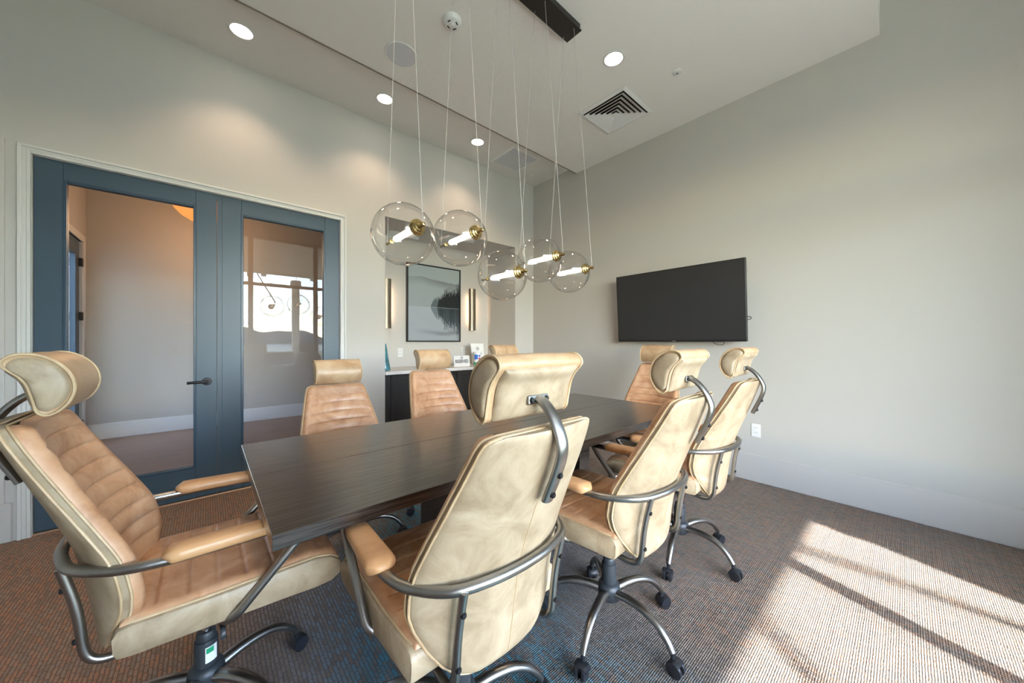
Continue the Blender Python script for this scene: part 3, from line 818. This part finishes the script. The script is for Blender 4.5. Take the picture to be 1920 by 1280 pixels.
    D['gas_lift'] = MB().lathe([(0.0, 0.20), (0.0135, 0.20), (0.0135, 0.405), (0.0, 0.405)], 20).mesh('gas_lift', M['steel'])
    pr = [(0.0, 0.12), (0.026, 0.12), (0.0305, 0.135), (0.0315, 0.265), (0.030, 0.270), (0.0255, 0.271), (0.0255, 0.292), (0.023, 0.296), (0.016, 0.297), (0.0, 0.297)]
    D['column'] = MB().lathe(pr, 28).mesh('column', M['col_black'])
    D['hub'] = MB().lathe([(0.0, 0.118), (0.038, 0.118), (0.047, 0.128), (0.049, 0.165), (0.044, 0.182), (0.034, 0.190), (0.0, 0.190)], 28).mesh('hub', M['col_black'])
    # base leg, along +X
    path = spline([(0.035, 0, 0.155), (0.10, 0, 0.166), (0.17, 0, 0.163), (0.225, 0, 0.143), (0.265, 0, 0.110), (0.288, 0, 0.078)], 5)
    n_ = len(path); m = MB(); m.tube(path, [0.021-0.007*i/(n_-1) for i in range(n_)], 12, flat=0.85); D['leg'] = m.mesh('leg', M['gun'], ang=60)
    m = MB()
    m.lathe([(0.0, 0.050), (0.0085, 0.050), (0.0085, 0.082), (0.0, 0.082)], 10, (0.288, 0, 0))
    for s_ in (-1, 1):
        m.lathe([(0.0, s_*0.006), (0.021, s_*0.006), (0.027, s_*0.008), (0.0285, s_*0.014), (0.027, s_*0.020), (0.018, s_*0.0225), (0.0, s_*0.0225)], 18, (0.300, 0, 0.0285), 'y')
    hood = []
    for yy in (-0.024, -0.018, 0.018, 0.024):
        rr = 0.031 if abs(yy) < 0.02 else 0.028
        hood.append([(0.300+rr*math.cos(a), yy, 0.0285+rr*math.sin(a)) for a in [PI*0.02+PI*0.75*k/10+PI*0.25 for k in range(11)]] + [(0.300+0.008*math.cos(a), yy, 0.0285+0.008*math.sin(a)) for a in [PI*1.0, PI*0.6, PI*0.3]])
    m.loft(hood)
    D['caster'] = m.mesh('caster', M['caster'], ang=45)
    return D
def spline2(pts, n=4):
    P = pts; out = []; N = len(P)
    for i in range(N):
        p0, p1, p2, p3 = [Vector((*P[(i+k) % N], 0)) for k in (-1, 0, 1, 2)]
        for k in range(n):
            t = k/n
            q = 0.5*((2*p1) + (p2-p0)*t + (2*p0-5*p1+4*p2-p3)*t*t + (3*p1-p0-3*p2+p3)*t**3)
            out.append((q.x, q.y))
    return out
CM = build_chair_meshes()

def make_chair(label, x, y, face, base_ang, dz=0.0):
    """face: heading of the sitter in degrees (0 = +X); base_ang: one base leg's heading"""
    t = thing('office_chair', label, 'chair', (x, y, 0), math.radians(face-90), 'leather conference chairs')
    U = (0, 0, dz)
    seat = link('seat', CM['seat'], t, U)
    link('seat_panel', CM['seat_panel'], seat)['label'] = 'tan channelled seat leather'
    link('piping', CM['seat_piping'], seat)
    bk = link('backrest', CM['backrest'], t, U)
    link('back_cushion', CM['back_cushion'], bk)['label'] = 'tan channelled back cushion'
    link('piping', CM['back_piping_a'], bk); link('piping', CM['back_piping_b'], bk); link('seam', CM['seam'], bk)
    hr = link('headrest', CM['headrest'], t, U)
    link('side_panel', CM['side_panel_a'], hr); link('side_panel', CM['side_panel_b'], hr)
    link('back_panel', CM['head_back'], hr); link('piping', CM['head_piping_a'], hr); link('piping', CM['head_piping_b'], hr)
    br = link('headrest_bracket', CM['bracket'], t, U)
    link('bracket_plate', CM['bracket_plate'], br)
    for p in ((-0.024, -0.338, 1.105), (0.024, -0.338, 1.105), (0, -0.402, 0.943), (0, -0.381, 0.893)): link('bolt', CM['bolt'], br, p)
    link('arm_frame', CM['arm_frame'], t, U)
    for s in (-1, 1):
        a = link('arm_pad', CM['arm_pad'], t, (s*0.267, 0, dz)); a.rotation_euler = (0, 0, s*0.05)
        j = link('back_tube', CM['back_tube'], t, (s*0.163, 0.0, dz))
        for z, yy in ((0.635, -0.264), (0.50, -0.244)): link('bolt', CM['bolt'], j, (0, yy, z))
    mc = link('seat_mechanism', CM['mechanism'], t, U); link('lift_lever', CM['lift_lever'], mc)
    link('gas_lift', CM['gas_lift'], t, U); link('column', CM['column'], t); link('hub', CM['hub'], t)
    for k in range(5):
        l = link('leg', CM['leg'], t); l.rotation_euler = (0, 0, math.radians(base_ang-(face-90)+72*k))
        link('caster', CM['caster'], l)
    return t
chair_head = make_chair('tan leather office chair at the table end nearest the blue glazed doors', 0.0, 1.52, 0, 20)
make_chair('tan leather office chair on the window side at the table corner by the doors', 0.59, 0.91, 90, -15)
make_chair('tan leather office chair in the middle of the window side of the table', 1.33, 0.865, 92, -94)
make_chair('tan leather office chair on the window side nearest the television wall', 2.10, 0.885, 92, -96)
make_chair('tan leather office chair at the table end below the television', 2.74, 1.48, 180, 10)
make_chair('tan leather office chair across the table in front of the right glazed door', 0.655, 2.19, 270, -12, -0.09)
make_chair('tan leather office chair across the table in front of the framed picture', 1.37, 2.22, 270, 10, -0.035)
make_chair('tan leather office chair across the table at the corner by the television wall', 2.10, 2.20, 270, 30)
# maker's sticker on the column of the head chair
st = MB(); st.add([(0.0318*math.cos(a), 0.0318*math.sin(a), z) for z in (0.205, 0.255) for a in [math.radians(-4+12*k) for k in range(6)]], [(i, i+1, i+7, i+6) for i in range(5)])
so = st.obj('column_sticker', M['paper'], chair_head); so['label'] = 'small white and green sticker'
gp = MB(); gp.add([(0.0322*math.cos(a), 0.0322*math.sin(a), z) for z in (0.235, 0.252) for a in [math.radians(0+12*k) for k in range(4)]], [(i, i+1, i+5, i+4) for i in range(3)])
gp.obj('sticker_print', M['green_print'], so)

# ------------------------------------------------------------------ pendant lamp
CY_ = 1.565
pl = thing('pendant_lamp', 'linear pendant lamp with five clear glass globes over the table', 'lamp', (1.345, CY_, ZM))
cb = MB(); cb.rbox(-0.62, 0.62, -0.058, 0.058, -0.045, 0, r=0.003, seg=1); cb.rbox(-0.625, 0.625, -0.066, 0.066, -0.052, -0.044, r=0.002, seg=1)
cb.obj('canopy', plain('canopy_bronze', (0.028, 0.025, 0.022), 0.35, metal=0.4), pl)
GL = [(0.697, 1.744), (1.010, 1.787), (1.303, 1.628), (1.617, 1.770), (1.908, 1.730)]
def uv_sphere(r, nu=40, nv=24, z0=-1.0):
    m = MB(); secs = []
    for j in range(nv+1):
        th = PI*j/nv
        secs.append([(r*math.sin(th)*math.cos(2*PI*k/nu), -r*math.cos(th), r*math.sin(th)*math.sin(2*PI*k/nu)) for k in range(nu)])
    # open pole rings where the tube passes
    return m.loft(secs[1:-1], False)
gm = uv_sphere(0.145).mesh('globe', M['globe'], ang=80)
bulb = MB().lathe([(0.0, -0.115), (0.0135, -0.115), (0.0145, -0.108), (0.0145, 0.085), (0.011, 0.097), (0.0, 0.10)], 20, (0, 0, 0), 'y').mesh('bulb', M['bulb'])
capm = MB().lathe([(0.0, -0.118), (0.020, -0.118), (0.030, -0.132), (0.036, -0.139), (0.036, -0.146), (0.030, -0.150), (0.029, -0.157), (0.022, -0.161), (0.020, -0.167), (0.011, -0.171), (0.008, -0.177), (0.006, -0.188), (0.0, -0.189)], 26, (0, 0, 0), 'y').mesh('socket_cap', M['brass'])
rgm = MB().lathe([(0.0, -0.011), (0.006, -0.010), (0.0098, -0.005), (0.0108, 0.0), (0.0098, 0.005), (0.006, 0.010), (0.0, 0.011)], 16, (0, -0.196, 0), 'y').mesh('finial', M['brass'])
endm = MB().lathe([(0.0, 0.138), (0.010, 0.139), (0.013, 0.143), (0.010, 0.148), (0.005, 0.152), (0.004, 0.188), (0.007, 0.191), (0.007, 0.199), (0.0, 0.202)], 20, (0, 0, 0), 'y').mesh('end_cap', M['brass'])
for gx, gz in GL:
    g = link('globe', gm, pl, (gx-1.345, 0, gz-ZM))
    link('bulb', bulb, g)['label'] = 'glowing tube bulb'
    link('socket_cap', capm, g); link('finial', rgm, g); link('end_cap', endm, g)
    for s in (-1, 1):
        MB().tube([(gx-1.345, s*0.045, -0.052), (gx-1.345, s*0.196, gz-ZM)], 0.0013, 6).obj('suspension_wire', M['wire'], pl)
        MB().lathe([(0.0, 0.0), (0.007, 0.0), (0.006, -0.006), (0.0, -0.007)], 10, (gx-1.345, s*0.045, -0.052)).obj('wire_gland', M['black'], pl)

# ------------------------------------------------------------------ ceiling fittings
def downlight(x, y, z, label, power):
    d = thing('downlight', label, 'downlight', (x, y, z), 0, 'recessed ceiling downlights')
    MB().lathe([(0.066, -0.001), (0.084, -0.001), (0.084, -0.004), (0.080, -0.006), (0.068, -0.006)], 32, cap=False).obj('trim_ring', M['trim'], d)
    MB().lathe([(0.0, -0.002), (0.069, -0.002), (0.066, -0.004), (0.0, -0.0045)], 32).obj('lens', M['lens'], d)
    s = bpy.data.lights.new('downlight_beam', 'SPOT'); s.energy = power; s.color = (1.0, 0.72, 0.48); s.spot_size = math.radians(112); s.spot_blend = 0.7; s.shadow_soft_size = 0.06
    o = bpy.data.objects.new('downlight_beam', s); C.objects.link(o); o.parent = d; o.location = (0, 0, -0.03)
downlight(0.197, 3.270, ZS, 'lit downlight in the soffit above the left glazed door', 21)
downlight(1.276, 3.280, ZS, 'lit downlight in the soffit between the doors and the niche', 21)
downlight(2.355, 3.278, ZS, 'lit downlight in the soffit beside the return air grille', 21)
downlight(2.402, 1.520, ZM, 'lit downlight in the textured ceiling beside the square air diffuser', 21)
downlight(0.300, 1.520, ZM, 'added unseen downlight over the table end by the doors', 30)  # added above the view to brighten the shadows at this end
sp = thing('ceiling_speaker', 'round pale grey speaker flush in the ceiling', 'speaker', (1.132, 2.586, ZM))
MB().lathe([(0.112, 0.0), (0.122, 0.0), (0.122, -0.004), (0.116, -0.008), (0.112, -0.006)], 40, cap=False).obj('rim', M['plastic_w'], sp)
MB().lathe([(0.0, 0.0), (0.114, 0.0), (0.113, -0.005), (0.06, -0.0065), (0.0, -0.007)], 40).obj('grille', M['grey_fabric'], sp)
sm = thing('smoke_detector', 'white round smoke detector on the ceiling', 'detector', (1.276, 2.074, ZM))
MB().lathe([(0.0, 0.0), (0.062, 0.0), (0.062, -0.012), (0.055, -0.026), (0.044, -0.034), (0.0, -0.036)], 32).obj('housing', M['plastic_w'], sm)
for a in (30, 110, 200, 300):
    v = MB().rbox(0.030, 0.038, -0.012, 0.012, -0.038, -0.030, r=0.002, seg=1).obj('vent_slot', M['dark_slot'], sm); v.rotation_euler = (0, 0, math.radians(a))
MB().lathe([(0.0, -0.034), (0.014, -0.034), (0.013, -0.042), (0.0, -0.043)], 16).obj('test_button', M['plastic_w'], sm)
sk = thing('sprinkler_head', 'small white sprinkler head in the ceiling', 'sprinkler', (2.916, 1.249, ZM))
MB().lathe([(0.0, 0.0), (0.036, 0.0), (0.034, -0.005), (0.020, -0.010), (0.0, -0.010)], 28).obj('escutcheon', M['plastic_w'], sk)
MB().lathe([(0.0, -0.008), (0.009, -0.008), (0.007, -0.028), (0.0, -0.028)], 14).obj('nozzle', M['gun'], sk)
MB().lathe([(0.0, -0.028), (0.015, -0.029), (0.014, -0.032), (0.0, -0.032)], 16).obj('deflector', M['plastic_w'], sk)
# square diffuser with nested louvres
df = thing('air_diffuser', 'white square ceiling air diffuser with nested louvres', 'vent', (2.977, 1.866, ZM))
def sq_ring(m, r0, z0, r1, z1):
    a = [(-r0, -r0, z0), (r0, -r0, z0), (r0, r0, z0), (-r0, r0, z0)]; b = [(-r1, -r1, z1), (r1, -r1, z1), (r1, r1, z1), (-r1, r1, z1)]
    return m.loft([a, b], False)
def sq_band(r0, z0, r1, z1, th=0.004):
    m = MB(); cs_ = []
    for r, z in ((r0, z0), (r1, z1), (r1-th*0.6, z1+th), (r0-th*0.6, z0+th), (r0, z0)):
        cs_.append([(-r, -r, z), (r, -r, z), (r, r, z), (-r, r, z)])
    return m.loft(cs_, False)
sq_band(0.258, -0.004, 0.222, -0.014, 0.005).obj('frame', M['plastic_w'], df, False)
MB().box(-0.256, 0.256, -0.256, 0.256, -0.004, 0.0).obj('backplate', M['dark_slot'], df, False)
for k in range(5):
    r = 0.214-0.038*k
    sq_band(r, -0.024, r-0.034, -0.006, 0.003).obj('louvre', M['plastic_w'], df, False)
MB().rbox(-0.026, 0.026, -0.026, 0.026, -0.024, -0.018, r=0.002, seg=1).obj('louvre_core', M['plastic_w'], df, False)
gr = thing('return_grille', 'pale square return air grille in the soffit', 'vent', (2.945, 3.282, ZS))
sq_band(0.226, -0.003, 0.198, -0.011, 0.004).obj('frame', M['plastic_w'], gr, False)
MB().box(-0.215, 0.215, -0.215, 0.215, -0.0035, 0.0).obj('backplate', M['grey_fabric'], gr, False)
for k in range(26):
    y = -0.190 + k*0.0152
    MB().box(-0.198, 0.198, y, y+0.011, -0.008, -0.0045).obj('slat', M['grey_fabric'], gr, False)

# ------------------------------------------------------------------ television
tv = thing('television', 'large black flat television mounted on the wall', 'television', (3.545, 1.542, 1.245))
tv.rotation_euler = (0, -math.radians(4.0), 0)
TW, THh = 1.252, 0.728
MB().rbox(-0.020, 0.018, -TW/2, TW/2, 0, THh, r=0.004, seg=2).obj('housing', M['tv_body'], tv)
MB().rbox(0.016, 0.060, -TW*0.36, TW*0.36, 0.05, THh*0.72, r=0.012, seg=2).obj('back_bulge', M['tv_body'], tv)
MB().box(-0.0212, -0.0195, -TW/2+0.009, TW/2-0.009, 0.016, THh-0.009).obj('screen', M['tv_screen'], tv, False)
MB().rbox(-0.0218, -0.018, -0.018, 0.018, 0.003, 0.011, r=0.001, seg=1).obj('badge', plain('badge_silver', (0.5, 0.5, 0.5), 0.3, metal=1.0), tv)
MB().rbox(0.055, 0.110, -0.22, 0.22, 0.16, 0.54, r=0.004, seg=1).obj('wall_mount', M['black'], tv)
MB().tube(spline([(0.02, -0.44, 0.01), (0.025, -0.43, -0.028), (0.03, -0.40, -0.036), (0.03, -0.36, -0.024), (0.025, -0.33, 0.012)]), 0.0025, 6).obj('cable', M['black'], tv)
MB().tube(spline([(0.03, -0.60, 0.21), (0.03, -0.64, 0.215), (0.03, -0.645, 0.195), (0.03, -0.60, 0.185)]), 0.003, 6).obj('cable', M['black'], tv)

# ------------------------------------------------------------------ outlets
def outlet(loc, rz, label):
    o = thing('wall_outlet', label, 'outlet', loc, rz, 'white wall outlets')
    MB().rbox(-0.036, 0.036, -0.006, 0, -0.058, 0.058, r=0.003, seg=2).obj('cover_plate', M['plastic_w'], o)
    for z in (-0.021, 0.021):
        MB().rbox(-0.017, 0.017, -0.008, -0.005, z-0.014, z+0.014, r=0.003, seg=2).obj('receptacle', M['plastic_w'], o)
        for x in (-0.006, 0.006):
            MB().box(x-0.001, x+0.001, -0.0086, -0.0075, z-0.002, z+0.007).obj('slot', M['dark_slot'], o, False)
outlet((DX, 0.883, 0.456), PI/2*-1, 'white power outlet low on the wall below the television')
outlet((1.879, NB, 1.102), 0, 'white power outlet in the niche below the left corner of the picture')
outlet((2.842, NB, 1.106), 0, 'white power outlet in the niche to the right of the picture')

# ------------------------------------------------------------------ niche: cabinets, counter, picture, sconces
CF = 3.715
def cabinet(x0, x1, label, filler):
    cx = (x0+x1)/2
    c_ = thing('base_cabinet', label, 'cabinet', (cx, CF, 0), 0, 'dark base cabinets')
    MB().box(x0-cx, x1-cx, 0.02, NB-CF-0.002, 0.09, 0.884).obj('body', M['cab'], c_, False)
    MB().box(x0-cx, x1-cx, 0.07, NB-CF-0.002, 0.0, 0.09).obj('toe_kick', M['black'], c_, False)
    a0, a1 = x0-cx, x1-cx
    if filler < 0: MB().rbox(a0, a0+0.07, 0.0, 0.021, 0.09, 0.884, r=0.002, seg=1).obj('filler_strip', M['cab'], c_, False); a0 += 0.072
    if filler > 0: MB().rbox(a1-0.07, a1, 0.0, 0.021, 0.09, 0.884, r=0.002, seg=1).obj('filler_strip', M['cab'], c_, False); a1 -= 0.072
    wdt = (a1-a0)/2
    for k in range(2):
        d0, d1_ = a0+k*wdt+0.002, a0+(k+1)*wdt-0.002; fr = 0.058
        d = MB().rbox(d0+fr-0.004, d1_-fr+0.004, 0.006, 0.019, 0.105+fr-0.004, 0.875-fr+0.004, r=0.001, seg=1).obj('door', M['cab'], c_, False)
        for q in ((d0, d0+fr, 0.105, 0.875), (d1_-fr, d1_, 0.105, 0.875)): MB().rbox(q[0], q[1], 0.0, 0.019, q[2], q[3], r=0.002, seg=1).obj('stile', M['cab'], d, False)
        for q in ((0.105, 0.105+fr), (0.875-fr, 0.875)): MB().rbox(d0+fr, d1_-fr, 0.0, 0.019, q[0], q[1], r=0.002, seg=1).obj('rail', M['cab'], d, False)
        hx = d1_-0.03 if k == 0 else d0+0.03
        MB().lathe([(0.0, 0.0), (0.005, 0.0), (0.005, -0.014), (0.013, -0.018), (0.013, -0.025), (0.0, -0.027)], 14, (hx, 0.0, 0.80), 'y').obj('knob', M['iron'], d)
cabinet(NL+0.002, 2.355, 'dark espresso base cabinet in the niche under the teal vase', -1)
cabinet(2.357, NR-0.002, 'dark espresso base cabinet in the niche under the reserved sign', 1)
tag(MB().rbox(NL+0.001, NR-0.001, 3.672, NB-0.001, 0.885, 0.920, r=0.003, seg=2).obj('countertop', M['counter']), 'glossy white stone countertop across the niche cabinets', 'countertop')

# picture with a misty lake print: colour per vertex on a fine grid
PX0, PX1, PZ0, PZ1 = 1.957, 2.775, 1.243, 2.283
pt = thing('framed_picture', 'black framed print of dark pines mirrored in a misty lake', 'picture', ((PX0+PX1)/2, NB, PZ0))
pw, ph = PX1-PX0, PZ1-PZ0
fm = MB(); f_ = 0.016
for b in ((-pw/2, -pw/2+f_, 0, ph), (pw/2-f_, pw/2, 0, ph), (-pw/2+f_, pw/2-f_, 0, f_), (-pw/2+f_, pw/2-f_, ph-f_, ph)):
    MB().rbox(b[0], b[1], -0.045, 0.0, b[2], b[3], r=0.002, seg=1).obj('frame_side', M['black'], pt, False)
iw, ih = pw-2*f_, ph-2*f_
random.seed(21)
NXp, NZp = 150, 190
def noise1(x, s):
    i = math.floor(x); t = x-i; t = t*t*(3-2*t)
    h = lambda k: (math.sin((k*127.1+s*311.7))*43758.5453) % 1.0
    return h(i)*(1-t)+h(i+1)*t
WATER = 0.455
def tree_top(u, s):
    """height of the treeline above the water, stacked conifer spikes"""
    if s == 0:   # far, pale
        x0, x1, hgt, fr = 0.42, 0.62, 0.17, 34
    else:        # near, dark
        x0, x1, hgt, fr = 0.545, 1.05, 0.36, 20
    if u < x0: return 0.0
    env = min(1.0, ((u-x0)/0.10)**0.55)*hgt
    if s == 1: env *= (0.74+0.46*(u-x0)/0.45)*(0.84+0.26*noise1(u*6, 3))
    spk = 0.0
    for q, sd_ in ((fr, 5), (fr*1.7, 9), (fr*2.9, 14)):
        k = u*q; i = math.floor(k); t = abs(k-i-0.5)*2
        hh = (math.sin(i*91.7+sd_*13.1+s*7)*43758.5) % 1.0
        spk = max(spk, (0.62+0.38*hh)*(1-0.55*t))
    return env*spk
def paint(u, v):
    # v up
    if v > WATER:
        g = 0.66 + 0.10*(v-WATER) + 0.03*noise1(u*3+v*4, 1)
        col = [g*0.93, g*0.985, g]
        rid = 0.835 - 0.05*u + 0.02*noise1(u*5, 2) + 0.02*math.exp(-((u-0.25)/0.12)**2)
        if v < rid and v > rid-0.11:
            k = 0.26*(1-(rid-v)/0.11)*min(1, 0.35+u); col = [c*(1-k) for c in col]
        d = v-WATER
    else:
        g = 0.73 - 0.10*(WATER-v) + 0.02*noise1(u*4+v*9, 4)
        col = [g*0.95, g*0.99, g*1.03]
        k = 0.20*math.exp(-((v-0.11-0.015*math.sin(u*7))/0.028)**2)*min(1, max(0, (u-0.1)*2)); col = [c*(1-k) for c in col]
        d = (WATER-v)*0.80 + 0.03*noise1(u*26, 12)
    t0 = tree_top(u, 0); t1 = tree_top(u, 1)
    if 0.004 < d < t0: col = [0.36, 0.41, 0.43] if v > WATER else [0.46, 0.51, 0.54]
    if d < t1:
        n_ = noise1(u*60+v*31, 6)
        if v > WATER: col = [0.055+0.06*n_, 0.085+0.07*n_, 0.095+0.07*n_]
        else:
            n2 = noise1(u*70, 8)
            col = [0.14+0.10*n2+0.16*(d/0.3), 0.18+0.10*n2+0.16*(d/0.3), 0.20+0.10*n2+0.16*(d/0.3)]
    if abs(v-WATER) < 0.004 and u > 0.5: col = [0.60, 0.65, 0.68]
    return [max(0, min(1, c)) for c in col]
pm = MB()
pm.grid(lambda a, b: (-iw/2+iw*a, -0.030, f_+ih*b), NXp, NZp)
def print_mat():
    m, n, l, p = mat('lake_print')
    a = n.new('ShaderNodeVertexColor'); a.layer_name = 'print'
    l.new(a.outputs[0], p.inputs['Base Color']); p.inputs['Roughness'].default_value = 0.35
    return m
pme = pm.mesh('print', print_mat(), False)
ca = pme.color_attributes.new('print', 'FLOAT_COLOR', 'POINT')
lin = lambda c: c/12.92 if c < 0.04045 else ((c+0.055)/1.055)**2.4
buf = []
for j in range(NZp):
    for i in range(NXp):
        r_, g_, b_ = paint(i/(NXp-1), j/(NZp-1)); buf += [lin(r_)*0.9, lin(g_)*0.9, lin(b_)*0.9, 1.0]
ca.data.foreach_set('color', buf)
link('print', pme, pt)
MB().box(-iw/2, iw/2, -0.028, -0.004, f_, f_+ih).obj('backing', M['black'], pt, False)

def sconce(x, label):
    s = thing('wall_sconce', label, 'sconce', (x, NB, 1.41), 0, 'tall wall sconces')
    H = 0.62; m = MB(); R = 0.058; th = 0.0025; secs = []
    for z in (0.0, H):
        outer = [(R*math.cos(a), -0.032-R*0.75*math.sin(a), z) for a in [PI*k/18 for k in range(19)]]
        inner = [((R-th)*math.cos(a), -0.032-(R-th)*0.75*math.sin(a), z) for a in [PI*k/18 for k in range(18, -1, -1)]]
        secs.append(outer+inner)
    m.loft(secs); m.obj('shade', M['nickel'], s)
    MB().rbox(-0.030, 0.030, -0.012, 0, 0.06, H-0.06, r=0.003, seg=1).obj('backplate', M['nickel'], s)
    MB().lathe([(0.0, 0.10), (0.009, 0.10), (0.009, H-0.10), (0.0, H-0.10)], 14, (0, -0.030, 0)).obj('tube_light', M['sconce_glow'], s)
    for z in (0.08, H-0.08): MB().rbox(-0.008, 0.008, -0.074, -0.010, z-0.006, z+0.006, r=0.002, seg=1).obj('bracket', M['nickel'], s)
sconce(1.690, 'tall brass wall sconce in the niche between the picture and the door side wall')
sconce(2.985, 'tall brass wall sconce in the niche between the picture and the television side')

# things on the counter
def text_mesh(txt, size, m, bold=0.0):
    cu = bpy.data.curves.new('lettering', 'FONT'); cu.body = txt; cu.size = size; cu.align_x = 'CENTER'; cu.align_y = 'CENTER'; cu.extrude = 0.0004; cu.offset = bold
    o = bpy.data.objects.new('lettering_tmp', cu); C.objects.link(o)
    dg = bpy.context.evaluated_depsgraph_get(); me = bpy.data.meshes.new_from_object(o.evaluated_get(dg))
    bpy.data.objects.remove(o); bpy.data.curves.remove(cu); me.materials.clear(); me.materials.append(m); return me
def seal(parent, x, z, r, y):
    MB().lathe([(r, 0.0), (r, -0.0006), (r*0.78, -0.0006), (r*0.78, 0.0)], 28, (x, y, z), 'y', False).obj('seal_ring', M['ink'], parent, False)
    MB().rbox(x-r*0.45, x+r*0.45, y-0.0006, y, z-r*0.2, z+r*0.2, r=0.0002, seg=1).obj('seal_mark', M['ink'], parent, False)
rv = thing('table_sign', 'white standing sign reading RESERVED in black letters', 'sign', (2.505, 3.83, 0.9202))
rv.rotation_euler = (-0.10, 0, 0)
MB().rbox(-0.122, 0.122, -0.002, 0.002, 0, 0.142, r=0.001, seg=1).obj('card', M['paper'], rv, False)
l1 = link('lettering', text_mesh('RESERVED', 0.052, M['ink'], 0.0012), rv, (0, -0.0024, 0.066)); l1.rotation_euler = (PI/2, 0, 0); l1.scale = (0.86, 1.12, 1)
seal(rv, 0, 0.115, 0.019, -0.0022)
MB().rbox(-0.05, 0.05, 0.0, 0.055, 0.0, 0.004, r=0.001, seg=1).obj('stand_foot', M['paper'], rv, False).rotation_euler = (0.10, 0, 0)
s2 = thing('standing_card', 'white upright card with a round black seal behind the canister', 'sign', (2.905, 4.02, 0.9206))
s2.rotation_euler = (-0.12, 0, 0)
MB().rbox(-0.11, 0.11, -0.002, 0.002, 0, 0.30, r=0.001, seg=1).obj('card', M['paper'], s2, False)
seal(s2, 0, 0.225, 0.026, -0.0022)
for k in range(4): MB().box(-0.07, 0.07-0.02*(k % 2), -0.0026, -0.0021, 0.15-0.03*k, 0.158-0.03*k).obj('text_line', M['ink'], s2, False)
MB().rbox(-0.05, 0.05, 0.0, 0.07, 0.0, 0.004, r=0.001, seg=1).obj('stand_foot', M['paper'], s2, False).rotation_euler = (0.12, 0, 0)
cn = thing('canister', 'white canister with blue and green label on the counter', 'canister', (2.775, 3.87, 0.92))
MB().lathe([(0.0, 0.0), (0.048, 0.0), (0.050, 0.004), (0.050, 0.160), (0.047, 0.165), (0.0, 0.165)], 32).obj('body', M['paper'], cn)
MB().lathe([(0.0, 0.165), (0.051, 0.165), (0.051, 0.182), (0.046, 0.188), (0.0, 0.189)], 32).obj('lid', M['plastic_w'], cn)
MB().lathe([(0.0502, 0.012), (0.0506, 0.012), (0.0506, 0.045), (0.0502, 0.045)], 32, cap=False).obj('green_band', M['green_print'], cn)
def patch(a0, a1, z0, z1, m, nm):
    q = MB(); n_ = 8; q.add([(0.0507*math.cos(math.radians(a0+(a1-a0)*k/n_)), 0.0507*math.sin(math.radians(a0+(a1-a0)*k/n_)), z) for z in (z0, z1) for k in range(n_+1)], [(k, k+1, k+n_+2, k+n_+1) for k in range(n_)])
    q.obj(nm, m, cn)
patch(-175, -115, 0.085, 0.150, M['blue_print'], 'blue_patch'); patch(-108, -75, 0.085, 0.108, M['red_print'], 'red_patch'); patch(-105, -70, 0.120, 0.145, M['blue_print'], 'blue_patch')
va = MB().lathe([(0.0, 0.0), (0.060, 0.0), (0.066, 0.006), (0.064, 0.03), (0.050, 0.10), (0.038, 0.17), (0.030, 0.23), (0.022, 0.28), (0.018, 0.30), (0.014, 0.30), (0.012, 0.28), (0.0, 0.26)], 32)
tag(va.obj('vase', M['teal'], None, True, 60, (1.512, 3.90, 0.92)), 'tapering teal glazed vase at the end of the counter', 'vase')
